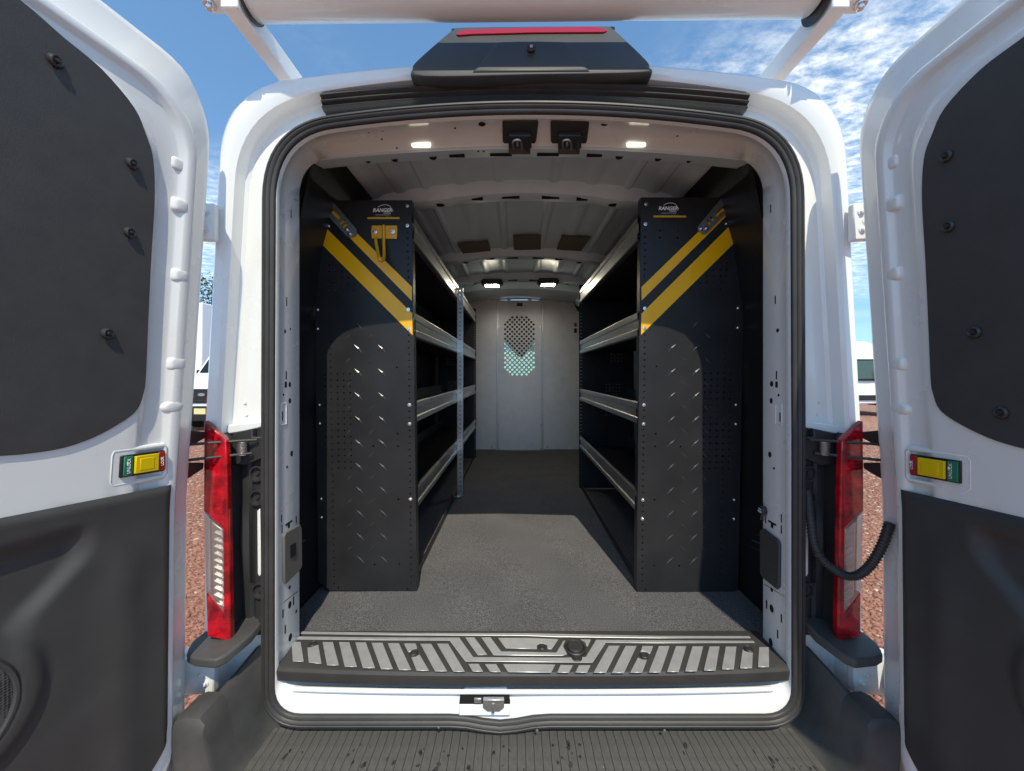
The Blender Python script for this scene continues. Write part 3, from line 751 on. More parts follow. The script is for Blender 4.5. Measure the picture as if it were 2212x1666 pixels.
for s in (-1, 1):    # inner cheeks that run up to the weatherstrip
    ck = []
    for d, top, xt in ((1.045, .196, .880), (1.09, .215, .872), (1.125, .235, .862), (1.165, .245, .856)):
        t = (d - 1.045) / .12
        a_ = [(.79 * .99, -.010), (.815 * .99, 0), (.835 * .99, .022), (.853 * .99, .065), (.868 * .99, .135), (.878 * .99, .180), (.892 * .99, .196), (.91 * .99, .19), (.91, .05)]
        b_ = [(.76, -.010), (.80, 0), (.822, .022), (.834, .065), (.842, .135), (.848, .22), (.856, .245), (.868, .24), (.868, .05)]
        ck.append([Vector((s * (p_[0] + (q_[0] - p_[0]) * t), d, Zc(BZ + p_[1] + (q_[1] - p_[1]) * t))) for p_, q_ in zip(a_, b_)])
    loft("bumper_cheek", ck, "bumper_plastic", bumper, closed=False, smooth=32)
pitch = .02455
def rib_me(w):
    o = newmesh("tread_rib", [], [])
    bm = bmesh.new()
    a, b2, h = w / 2, w / 2 - .0008, .006
    sec = [(-a, -.006), (-a, h - .0008), (-b2, h), (b2, h), (a, h - .0008), (a, -.006)]
    L_ = (.968, 1.150); vs = [[bm.verts.new((x, y, z)) for x, z in sec] for y in L_]
    for i in range(5): bm.faces.new((vs[0][i], vs[0][i + 1], vs[1][i + 1], vs[1][i]))
    bm.faces.new(vs[0]); bm.faces.new(vs[1])
    bmesh.ops.recalc_face_normals(bm, faces=bm.faces)
    bm.to_mesh(o); bm.free(); o.materials.append(MAT["tread_plastic"]); return o
RIB = rib_me(pitch - .0011)
nr = 66
for i in range(nr):
    x = (i - (nr - 1) / 2) * pitch
    o = bpy.data.objects.new("tread_rib", RIB); COL.objects.link(o); o.parent = bumper
    o.location = (x, 0, Zc(BZ - .006) + random.uniform(-.0004, .0004))
# water standing on the step
def drops():
    vs, fs, vs2, fs2 = [], [], [], []
    rnd = random.Random(3)
    def blob(vs, fs, x, y, z, rx, ry, h, n=10):
        b0 = len(vs); ph = rnd.uniform(0, 6)
        rr = [1 + .25 * math.sin(2 * a * .628 + ph) + rnd.uniform(-.12, .12) for a in range(n)]
        for f, hh in ((1.0, 0), (.85, .55), (.5, .9)):
            for k in range(n):
                a = 2 * math.pi * k / n
                vs.append((x + rx * f * rr[k] * math.cos(a), y + ry * f * rr[k] * math.sin(a), z + h * hh))
        vs.append((x, y, z + h))
        for j in range(2):
            for k in range(n): fs.append((b0 + j * n + k, b0 + j * n + (k + 1) % n, b0 + (j + 1) * n + (k + 1) % n, b0 + (j + 1) * n + k))
        for k in range(n): fs.append((b0 + 2 * n + k, b0 + 2 * n + (k + 1) % n, b0 + 3 * n))
    for _ in range(70):
        x = rnd.uniform(-.80, .80); y = rnd.uniform(1.0, 1.10); r = rnd.choice((.0012, .0016, .002, .0025, .0032, .0045))
        blob(vs2, fs2, x, y, Zc(BZ) + .0003, r * 1.5, r * rnd.uniform(1.6, 3.2), .0006)
        if rnd.random() < .75: blob(vs, fs, x + rnd.uniform(-.003, .003), y, Zc(BZ) + .0004, r * .9, r * 1.1, r * .5)
    a = link("water_stain", newmesh("water_stain", vs2, fs2), "wet_plastic", bumper, 60); a["kind"] = "stuff"
    b3 = link("water_drops", newmesh("water_drops", vs, fs), "water", bumper, 80); b3["kind"] = "stuff"
drops()
# white plastic rivets below the seal
for vx, vy in ((948, 1570), (1160, 1577), (1435, 1577)):
    rv = link("trim_rivet", disc_me("trim_rivet", 12, .004, .004), "jamb_pad", van); rv.location = W(vx, vy, 1.108); bev(rv, .0015)

# ------------------------------------------------------------------ tail lamps, cladding, ledges, hinges (built for the left, mirrored)
def mir(v, s): v = Vector(v); return Vector((-v.x if s > 0 else v.x, v.y, v.z))
def L(px, py, d, s): return mir(W(px, py, d), s)
for s in (-1, 1):
    # lamp bucket
    bucket = prism("tail_lamp", [L(x, y, 1.108, s) for x, y in ((448, 925), (487, 956), (496, 1380), (455, 1366))], (0, .07, 0), "clip_black", van, .004)
    pts = [(439, 908), (446, 915), (487, 952), (489, 1000), (497, 1380), (494, 1388), (453, 1374), (447.5, 1366), (444, 1280), (482, 1326), (480, 1143), (438.5, 1106)]
    face_l = [L(x, y, 1.080 + (.020 if x < 450 else 0), s) for x, y in pts]
    prism("red_lens", face_l, (0, .022, 0), "lens_red", bucket, .006, 3)
    prism("clear_lens", [L(x, y, 1.084 + (.018 if x < 450 else 0), s) for x, y in ((439.5, 1108), (480, 1145), (482, 1325), (444.5, 1279))], (0, .012, 0), "clear_lens", bucket, .003)
    prism("lamp_reflector", [L(x, y, 1.100, s) for x, y in ((456, 1128), (489, 1150), (492, 1318), (460, 1290))], (0, .006, 0), "galv", bucket, .003)
    for k in range(11):
        y0 = 1150 + k * 15
        prism("reflector_step", [L(x, y, 1.094, s) for x, y in ((462, y0), (484, y0 + 11), (484, y0 + 15), (462, y0 + 4))], (0, .012, 0), "zinc", bucket)
    # black cladding between lamp and opening: shaped ridges
    secs = []
    for vy in (928, 960, 1010, 1080, 1130, 1180, 1260, 1330, 1372):
        t = (vy - 928) / 444
        k = math.exp(-((vy - 1180) / 70) ** 2)
        row = []
        for vx, dd in ((486, 1.150), (494, 1.172), (512, 1.170 - .012 * k), (522, 1.160 - .022 * k), (535, 1.158 - .012 * k), (543, 1.163), (548, 1.150), (566, 1.148), (572, 1.165)):
            row.append(L(vx + 6 * t, vy, dd, s))
        secs.append(row)
    clad = loft("lamp_cladding", secs, "black_plastic", van, closed=False, smooth=30)
    for vx, vy in ((556, 1023), (556, 1075), (561, 1275)):
        c = L(vx, vy, 1.146, s)
        o = loft("cladding_cap", [[c + Vector((r * math.cos(2 * math.pi * k / 18), h, r * 1.1 * math.sin(2 * math.pi * k / 18))) for k in range(18)] for r, h in ((.0225, .004), (.0225, -.006), (.018, -.006), (.016, .003), (.006, .004), (.005, -.002), (.0005, -.002))], "black_plastic", clad, smooth=35)
    prism("cladding_slot", [L(x, y, 1.1475, s) for x, y in ((557, 1103), (563, 1098), (565, 1240), (562, 1245), (558, 1238))], (0, -.004, 0), "white_paint", clad, .002)
    # bracket and springy check link of the door stop
    br = prism("check_bracket", [L(x, y, 1.128, s) for x, y in ((501, 936), (545, 926), (545, 945), (566, 944), (566, 990), (542, 1000), (530, 1005), (501, 1003))], (0, .02, 0), "black_plastic", van, .003)
    tube("check_rod", [L(400, 961, 1.045, s), L(480, 955, 1.09, s), L(556, 950, 1.118, s)], .0042, "clip_black", van, 8)
    tube("check_rod", [L(400, 995, 1.045, s), L(480, 986, 1.09, s), L(545, 979, 1.118, s)], .0042, "clip_black", van, 8)
    turns = 9; sp = []
    for k in range(turns * 10 + 1):
        a = 2 * math.pi * k / 10; cpt = L(523, 953 + 30 * k / (turns * 10), 1.112, s)
        sp.append(cpt + Vector((.0125 * math.cos(a), .0105 * math.sin(a), 0)))
    tube("check_spring", sp, .0018, "galv", van, 6)
    # body edge above the lamp (pressed lower lip)
    prism("pillar_lip", [L(x, y, 1.150, s) for x, y in ((482, 930), (492, 918), (566, 910), (566, 922), (545, 930), (495, 938))], (0, .03, 0), "white_paint", van, .004)
    # ledge below the lamp
    pl = [(-.985, 1.052), (-.972, 1.034), (-.94, 1.02), (-.876, 1.012), (-.858, 1.03), (-.838, 1.10), (-.832, 1.165), (-1.0, 1.165), (-1.0, 1.08)]
    ledge = prism("corner_ledge", [mir((x, y, Zc(-.782 + (.03 * max(0, (y - 1.08) / .085) if x > -.9 else 0))), s) for x, y in pl], (0, 0, -.026), "bumper_plastic", van, .006, 3)
    box("ledge_bracket", *(sorted((mir((-.842, 0, 0), s).x, mir((-.818, 0, 0), s).x))), 1.135, 1.16, Zc(-.79), Zc(-.745), "black_plastic", van, .002)
    # hinges: strap, knuckle, bolts
    for nm, zc0, hgt, big_h in (("upper_hinge", .450, .100, False), ("lower_hinge", -.885, .105, True)):
        ox = .016 if not big_h else .03
        hb = prism("door_hinge", [mir((x, y, Zc(zc0 + z)), s) for x, y, z in ((-.945, 1.115, -hgt * .55), (-.945, 1.115, hgt * .55), (-1.005 - ox, 1.108, hgt * .5), (-1.02 - ox, 1.10, hgt * .25), (-1.02 - ox, 1.10, -hgt * .4), (-1.0 - ox, 1.105, -hgt * .55))], (0, -.022, 0), "white_paint", van, .004)
        prism("hinge_arm", [mir((x, y, Zc(zc0 + z)), s) for x, y, z in ((-1.0 - ox, 1.10, hgt * .5), (-.995 - ox, 1.03, hgt * .62), (-.985 - ox, .99, hgt * .35), (-.985 - ox, .99, -hgt * .75), (-.995 - ox, 1.03, -hgt * .45), (-1.0 - ox, 1.10, -hgt * .45))], (mir((-.022, 0, 0), s)), "white_paint", hb, .005)
        tube("hinge_pin", [mir((-1.0 - ox, 1.098, Zc(zc0 - hgt * .62)), s), mir((-1.0 - ox, 1.098, Zc(zc0 + hgt * .62)), s)], .013, "white_paint", hb, 14)
        for bx_, bz in ((-.965, .026), (-.978, .0), (-.968, -.026)):
            bolt(mir((bx_, 1.092, Zc(zc0 + bz)), s), hb, 1.35, me=BOLT_WHITE, name="hinge_bolt")
# corrugated cable sleeve to the right-hand door
path = spline([W(1744, 1058, 1.135), W(1747, 1090, 1.125), W(1751, 1125, 1.115), W(1758, 1172, 1.105), W(1774, 1206, 1.095), W(1805, 1233, 1.08), W(1834, 1245, 1.065), W(1860, 1239, 1.05), W(1886, 1213, 1.035), W(1908, 1172, 1.02), W(1922, 1130, 1.01)], 26)
rad = [.0125 if (i // 2) % 2 else .0105 for i in range(len(path))]
tube("cable_sleeve", path, .012, "black_plastic", van, 14, radii=rad, smooth=60)
sl_i = 26 * 4 - 8
tube("sleeve_tie", [path[sl_i - 2], path[sl_i + 2]], .0145, "clip_black", van, 14)

# ------------------------------------------------------------------ rear doors
A0 = .92
def lean(z): return .065 * z if z > -.35 else .065 * -.35 + .010 * (z + .35)
SWING = {-1: math.tan(math.radians(15)), 1: math.tan(math.radians(2))}
def DP(d, z, o, s): return Vector((s * (A0 - lean(z) + o + SWING[s] * max(0, .97 - d)), d, Zc(z)))
def DV(px, py, s, o=0.0):
    """door-plane coordinates (depth, height) of what the photograph shows at px,py"""
    u, v = px - CX, py - CY; z = 0
    for _ in range(12):
        X = s * (A0 - lean(z) + o + .97 * SWING[s]) - CAMX
        d = X * FPX / (u + s * SWING[s] * FPX); z = -v * d / FPX
    return d, z
def door_ring(dh, zt, zb, rt, rb, o, s, dt=.33):
    return [DP(d, z, o, s) for d, z in door_ring_dz(dh, zt, zb, rt, rb, dt)]
def door_ring_dz(dh, zt, zb, rt, rb, dt=.33):
    pts = []
    def add(l):
        for d, z in l: pts.append((d, z))
    r2 = .04
    zt2 = zt
    add([(dt, zb + r2 + (zt2 - zb - r2 * 2) * i / 20) for i in range(21)])
    add(bez((dt, zt2 - r2), (dt, zt2 - r2 * .45), (dt + r2 * .55, zt2), (dt + r2, zt2), 6))
    add([(dt + r2 + (dh - rt - dt - r2) * i / 12, zt2) for i in range(12)])
    add(bez((dh - rt, zt2), (dh - rt * .42, zt2), (dh, zt2 - rt * .5), (dh, zt2 - rt * 1.15), 10))
    add([(dh, zt2 - rt * 1.15 + (zb + rb - zt2 + rt * 1.15) * i / 24) for i in range(24)])
    add(bez((dh, zb + rb), (dh, zb + rb * .45), (dh - rb * .45, zb), (dh - rb, zb), 6))
    add([(dh - rb + (dt + r2 - dh + rb) * i / 12, zb) for i in range(12)])
    add(bez((dt + r2, zb), (dt + r2 * .45, zb), (dt, zb + r2 * .45), (dt, zb + r2), 6))
    return [(d, z + .075 * (.97 - d)) for d, z in pts]

for s in (-1, 1):
    rings = [  # dh, zt, zb, rt, rb, offset
        (.862, .600, -1.000, .13, .08, .000), (.876, .616, -1.015, .13, .08, .000), (.884, .624, -1.022, .13, .08, .0015),
        (.894, .633, -1.028, .13, .08, .0085), (.900, .638, -1.030, .13, .08, .010), (.932, .664, -1.038, .12, .08, .010),
        (.938, .669, -1.042, .12, .08, .0085), (.945, .675, -1.050, .12, .08, .0015), (.949, .679, -1.054, .12, .08, .000),
        (.964, .691, -1.063, .12, .08, .000), (.970, .697, -1.066, .12, .08, .003), (.976, .703, -1.070, .12, .08, .016),
        (.980, .708, -1.075, .12, .08, .026), (.988, .716, -1.082, .12, .08, .031), (1.034, .784, -1.12, .13, .08, .040),
        (1.046, .796, -1.128, .14, .08, .042), (1.054, .802, -1.134, .14, .08, .047), (1.060, .806, -1.14, .14, .08, .055),
        (1.056, .804, -1.14, .14, .08, .064), (1.046, .798, -1.136, .14, .08, .068), (1.00, .75, -1.10, .14, .08, .074),
    ]
    all_r = [door_ring(*r, s, dt=.30 + .002 * k) for k, r in enumerate(rings)]
    base_r = door_ring_dz(*rings[0][:5], dt=.30)
    fill = []
    for k in range(22, 0, -1):
        f = 1 - k / 22.0
        row = []
        for d, z in base_r:
            dd, zz = .60 + (d - .60) * f, -.22 + (z + .22) * f
            inn = min(1, max(0, (-.33 - zz) / .03)) * min(1, max(0, (.90 - dd) / .03))
            row.append(DP(dd, zz, .045 * inn, s))
        fill.append(row)
    door = loft("rear_door", fill + all_r, "white_paint", van, caps=(False, True), smooth=55)
    # upper board
    V_L = [(40, 0), (133, 80), (217, 150), (287, 233), (313, 293), (328, 345), (331, 433), (324, 555), (317, 700), (312, 815), (307, 850), (294, 884), (262, 911), (200, 945), (133, 968), (60, 980), (0, 985)]
    up = [DV(x, y, -1) for x, y in V_L]
    if s > 0: up = [DV(2 * CX - 2 * FPX * CAMX / dd - xx, yy, 1) for (xx, yy), (dd, zz_) in zip(V_L, up)]
    dmin = .36
    up = [(dmin, up[0][1] + .02)] + [(up[0][0] - .08, up[0][1] + .012)] + up + [(up[-1][0] - .06, up[-1][1] + .006), (dmin, up[-1][1] + .02)]
    up = [(v.x, v.y) for v in spline([Vector((d, z, 0)) for d, z in up[1:-1]], 4)]; up = [(dmin, up[0][1] + .02)] + up + [(dmin, up[-1][1] + .015)]
    prism("upper_board", [DP(d, z, -.0045, s) for d, z in up], DP(.6, 0, .004, s) - DP(.6, 0, 0, s), "board", door, .0015)
    clips = ((112, 132), (279, 354), (274, 503), (225, 721)) if s < 0 else ((2051, 338), (2055, 490), (2112, 718), (2170, 892))
    for vx, vy in clips:
        d, z = DV(vx, vy, s); c = DP(d, z, -.005, s)
        n = 16
        loft("trim_clip", [[c + Vector((-s * h, r * math.cos(2 * math.pi * k / n), r * math.sin(2 * math.pi * k / n))) for k in range(n)] for r, h in ((.0125, 0), (.012, .004), (.009, .007), (.006, .005), (.0045, .005), (.004, .0095), (.0003, .010))], "clip_black", door, smooth=35)
    # lower trim moulding with grab pocket
    ztop = DV(350, 1052, -1)[1] if s < 0 else DV(1962, 1062, 1)[1]
    D1, D0 = .955, .36
    Zt, Zb = ztop, -1.0
    nd, nz = 84, 96
    vs, fs = [], []
    def ss(a, b, x):
        t = min(1, max(0, (x - a) / (b - a))); return t * t * (3 - 2 * t)
    for j in range(nz + 1):
        for i in range(nd + 1):
            fi, fj = i / nd, j / nz
            d = D0 + (D1 - D0) * fi
            top = Zt + .11 * (D1 - d) * .6
            z = Zb + (top - Zb) * fj
            # rounded outer corner at the hinge foot
            if z < Zb + .10:
                lim = D1 - .10 + math.sqrt(max(0, .01 - (Zb + .10 - z) ** 2)); d = D0 + (lim - D0) * fi
            edge = min(fi if False else 1, (D1 - d) / .012, (top - z) / .012, (z - Zb) / .012 + .2)
            h = .010 * ss(0, 1, edge)
            # pocket: smooth hollow, deeper to the tip side
            bx = .815 - .085 * ss(-.37, -.50, z)
            pk_ = ss(bx, bx - .04, d) * ss(-.315, -.36, z) * ss(-.60, -.44, z)
            h -= .018 * pk_
            # swelling round the speaker
            rr = math.hypot((d - .585), (z + .60))
            h += .009 * ss(.165, .14, rr) - .010 * ss(.122, .112, rr)
            # vertical ridge beside the hinge side
            h += .006 * math.exp(-((d - .86) / .035) ** 2) * ss(-.36, -.50, z)
            vs.append(DP(d, z, -h - .001, s)); 
    for j in range(nz):
        for i in range(nd):
            a = j * (nd + 1) + i; fs.append((a, a + 1, a + nd + 2, a + nd + 1))
    me = fixn(newmesh("lower_trim", vs, fs)); link("lower_trim", me, "trim_plastic", door, 70)
    # speaker grille
    n = 40; c0 = (.585, -.60)
    gl = []
    for r, h in ((.116, -.010), (.114, -.014), (.09, -.017), (.05, -.020), (.001, -.021)):
        gl.append([DP(c0[0] + r * math.cos(2 * math.pi * k / n), c0[1] + r * math.sin(2 * math.pi * k / n), h, s) for k in range(n)])
    loft("speaker_grille", gl, "speaker_mesh", door, caps=(False, True), smooth=60)
    tube("grille_rim", [DP(c0[0] + .118 * math.cos(2 * math.pi * k / 40), c0[1] + .118 * math.sin(2 * math.pi * k / 40), -.0165, s) for k in range(41)], .005, "trim_plastic", door, 8)
    # pressed pads down the hinge side
    pads = ((383, 356, 10, 15, 0), (383, 445, 11, 17, 1), (383, 596, 11, 16, 1), (375, 786, 12, 16, 1), (367, 879, 15, 15, 2)) if s < 0 else ((1929, 352, 10, 15, 0), (1937, 440, 11, 17, 1), (1937, 592, 11, 16, 1), (1944, 786, 12, 16, 1), (1951, 883, 15, 15, 2))
    for vx, vy, rx, rz, kind in pads:
        d, z = DV(vx, vy, s, .013); a = rx / FPX * d * 1.12; b3 = rz / FPX * d
        n = 20; lp = []
        for f, h in ((1.0, .014), (.93, .007), (.80, .001), (.55, -.001), (.001, -.001)):
            lp.append([])
            for k in range(n):
                t = 2 * math.pi * k / n; e = 2.0 if kind == 2 else 4.5
                cc, sn = math.cos(t), math.sin(t); rr = (abs(cc) ** e + abs(sn) ** e) ** (-1 / e)
                lp[-1].append(DP(d + a * f * rr * cc * 1.25, z + b3 * f * rr * sn, h if kind else h * .5 + .006, s))
        loft("pressed_pad", lp, "white_paint", door, smooth=50)
    # lock release
    hv_ = [(257, 985), (352, 972), (352, 1017.5), (254, 1033.5)] if s < 0 else [(1970, 980), (2080, 996), (2080, 1046), (1970, 1026)]
    hc = [DV(x, y, s) for x, y in hv_]
    def HP(a, b, o):      # bilinear inside the release, a from hinge-far left to right in the picture, b from top to bottom
        t = [(hc[0][i] * (1 - a) + hc[1][i] * a) for i in (0, 1)]; w = [(hc[3][i] * (1 - a) + hc[2][i] * a) for i in (0, 1)]
        return DP(t[0] * (1 - b) + w[0] * b, t[1] * (1 - b) + w[1] * b, o, s)
    out = DP(.6, 0, .006, s) - DP(.6, 0, 0, s)
    def pad(name, a0, a1, b0, b1, o, material, bv=.0015, seg=2): return prism(name, [HP(a0, b0, o), HP(a1, b0, o), HP(a1, b1, o), HP(a0, b1, o)], out, material, door, bv, seg)
    pad("lock_bezel", 0, 1, 0, 1, -.006, "bezel_black", .003, 3)
    L0, L1 = (.27, .80) if s < 0 else (.21, .75)
    lev = pad("lock_lever", L0, L1, .10, .90, -.0115, "lever_yellow")
    pad("lever_dish", L0 + .08, L1 - .10, .22, .80, -.0122, "lever_yellow", .002)
    g = (.05, .235) if s < 0 else (.78, .97); r_ = (.825, .985) if s < 0 else (.02, .175)
    pad("unlock_label", *g, .06, .94, -.0085, "label_green", .0008, 1)
    pad("lock_label", *r_, .06, .94, -.0085, "label_red", .0008, 1)
    for (a0, a1), word in ((g, "UNLOCK"), (r_, "LOCK")):
        am = a0 * .35 + a1 * .65 if s < 0 else a0 * .5 + a1 * .5
        base = HP(am, .5, -.0092); up_v = (HP(am, .3, -.0092) - base).normalized(); right = (HP(am + .05, .5, -.0092) - base).normalized()
        text("lock_print", word, .0085, lambda x, y, c, b0=base, u0=up_v, r0=right: b0 + u0 * x - r0 * y + Vector((-s * (c + .0002), 0, 0)), "white_print", door)
        mk = HP(am - (a1 - a0) * .28, .38, -.0092)
        prism("lock_symbol", [mk + up_v * x + right * y for x, y in ((-.0022, -.0022), (.0022, -.0022), (.0022, .0022), (-.0022, .0022))], Vector((-s * .0004, 0, 0)), "white_print", door)
    # raised frame pressed round the release
    fq = [(-.09, -.22), (1.06, -.20), (1.10, -.05), (1.10, 1.10), (1.03, 1.28), (-.06, 1.30), (-.12, 1.15), (-.12, -.05)] if s < 0 else [(-.08, -.22), (1.08, -.20), (1.12, -.05), (1.12, 1.12), (1.05, 1.28), (-.06, 1.28), (-.13, 1.12), (-.13, -.05)]
    tube("pressed_frame", [HP(a, b, .0057) for a, b in fq + [fq[0], fq[1]]], .0065, "white_paint", door, 8)
    # rubber stops on the outer edge
    for vy in (946, 1015):
        z = -(vy - CY) / FPX * 1.06
        prism("door_stop", [DP(d, z + dz, o2, s) for d, dz, o2 in ((1.04, .022, .05), (1.055, .022, .045), (1.105, .010, .045), (1.105, -.008, .045), (1.055, -.024, .045), (1.04, -.024, .05))], Vector((s * .03, 0, 0)), "clip_black", door, .003)

# cab: windscreen, dash, seats and pillars ahead of the partition
cab_roof = prism("cab_headliner", [(-1.0, 4.5, Zc(.80)), (1.0, 4.5, Zc(.80)), (1.0, 5.35, Zc(.80)), (-1.0, 5.35, Zc(.80))], (0, 0, .05), "seat_grey", van)
box("cab_floor", -1.0, 1.0, 4.46, 6.4, Zc(-1.05), Zc(-1.0), "seat_grey", van)
prism("overhead_console", [(-.78, 5.30, Zc(.82)), (.78, 5.30, Zc(.82)), (.5, 5.30, Zc(.70)), (.235, 5.30, Zc(.47)), (.05, 5.30, Zc(.24)), (.0, 5.30, Zc(.24)), (-.215, 5.30, Zc(.47)), (-.5, 5.30, Zc(.70))], (0, .06, 0), "seat_grey", van, .01)
box("dashboard", -1.0, 1.0, 5.55, 6.3, Zc(-.75), Zc(-.10), "seat_grey", van, .04)
for s in (-1, 1):
    prism("cab_side", [(s * 1.0, 4.46, Zc(-1.05)), (s * 1.0, 6.4, Zc(-1.05)), (s * 1.0, 6.35, Zc(-.15)), (s * .96, 5.35, Zc(.84)), (s * .96, 4.46, Zc(.84))], (s * .03, 0, 0), "seat_grey", van)
    st = box("cab_seat", s * .55 - .26, s * .55 + .26, 4.62, 4.78, Zc(-.6), Zc(.05), "seat_grey", van, .05)
    box("head_rest", s * .55 - .13, s * .55 + .13, 4.66, 4.76, Zc(.06), Zc(.24), "seat_grey", st, .03)
prism("windscreen", [(-.92, 5.38, Zc(.80)), (.92, 5.38, Zc(.80)), (.98, 6.30, Zc(-.10)), (-.98, 6.30, Zc(-.10))], (0, .006, .005), "windscreen", van)

# ------------------------------------------------------------------ partition
PD = 4.38
part = thing("partition", "grey steel partition with perforated window and centre door closing off the cab", "partition", (0, PD, .72))
XZ = lambda d: (lambda a, b, c: Vector((a, d - c, b)))
def PX(px, py): v = W(px, py, PD); return (v.x, v.z)
def panel_poly(pts): return [PX(*p) for p in pts]
plate("side_panel", panel_poly([(960, 644), (1081, 644), (1081, 971), (960, 971)]), [], .003, XZ(PD), "partition_grey", part)
plate("side_panel", panel_poly([(1166, 644), (1234, 646), (1248, 673), (1300, 700), (1300, 971), (1166, 971)]), [], .003, XZ(PD), "partition_grey", part)
holes_p = []
x0, dxp = 1091.3, 10.21; y0, dyp = 686, 5.13
for r in range(25):
    yv = y0 + r * dyp
    for c in range(-1, 8):
        xv = x0 + (c + (.5 if r % 2 == 0 else 0)) * dxp - 0
        if not (1089 < xv < 1155.5): continue
        if abs(xv - 1122) > 23 and (r < 1 or r > 23): continue
        if abs(xv - 1122) > 28 and (r < 2 or r > 22): continue
        a, b = PX(xv, yv); holes_p.append(circ(a, b, .0142, 12))
plate("centre_door", panel_poly([(1079, 649), (1168, 649), (1168, 972), (1079, 972)]), holes_p, .003, XZ(PD - .004), "partition_grey", part)
for a, b in ((1072.5, 1077.6), (1169.4, 1173.6)):
    p0, p1 = PX(a, 648), PX(b, 972.5)
    o = box("door_frame", p0[0], p1[0], PD - .018, PD - .006, p1[1], p0[1], "partition_edge", part, .003)
p0, p1 = PX(1079, 970), PX(1168, 973); box("door_frame", p0[0], p1[0], PD - .014, PD - .006, p1[1], p0[1], "partition_edge", part, .002)
p0, p1 = PX(1116, 655), PX(1129, 662); box("maker_sticker", p0[0], p1[0], PD - .010, PD - .0062, p1[1], p0[1], "bezel_black", part)
p0, p1 = PX(1240, 698), PX(1246, 706); box("warning_label", p0[0], p1[0], PD - .004, PD - .0022, p1[1], p0[1], "label_red", part)
p0, p1 = PX(1240, 706.3), PX(1246, 709); box("warning_label", p0[0], p1[0], PD - .004, PD - .0022, p1[1], p0[1], "white_print", part)
p0, p1 = PX(1240, 709.3), PX(1246, 720); box("warning_label", p0[0], p1[0], PD - .004, PD - .0022, p1[1], p0[1], "bezel_black", part)
for vx, vy in ((1062, 966), (1182, 966), (1040, 652), (1205, 652), (1225, 652), (1234, 663)): bolt(W(vx, vy, PD - .002), part, .9)
for k in range(7):
    for vx in (1077.5, 1168.5): bolt(W(vx, 652 + k * 53, PD - .018), part, .75)
rr_ = box("top_channel", -.62, .62, PD - .03, PD + .03, Zc(.885), Zc(.905), "partition_edge", part, .003)

# ------------------------------------------------------------------ shelving
def lozenges(name, items, d, material, parent):
    vs, fs = [], []
    for px, py, sl, ln in items:
        c = W(px, py, d); h = ln / FPX * d / 2; w = .0052; t = .0030
        ax = Vector((1, 0, -1 if sl > 0 else 1)).normalized(); pr = Vector((ax.z, 0, -ax.x))
        if pr.z < 0: pr = -pr
        b = len(vs)
        vs += [c + ax * h, c + pr * w, c - ax * h, c - pr * w, c + Vector((0, -t, 0))]
        fs += [(b, b + 1, b + 4), (b + 1, b + 2, b + 4), (b + 2, b + 3, b + 4), (b + 3, b, b + 4)]
    o = link(name, fixn(newmesh(name, vs, fs)), material, parent); o["kind"] = "stuff"; return o

def lip(name, x, s, z0, z1, d0, d1, parent):
    """rolled aluminium shelf lip; profile across, extruded along the van"""
    h = z1 - z0
    pr = [(.030, 0.0), (.004, 0.0), (0, .004), (0, h * .26), (.006, h * .31), (.006, h * .66), (0, h * .72), (0, h - .004), (.003, h), (.014, h), (.014, h - .006)]
    return loft(name, [[Vector((x + s * a, d, Zc(z0 + b))) for a, b in pr] for d in (d0, d1)], "aluminium", parent, closed=False, smooth=20)

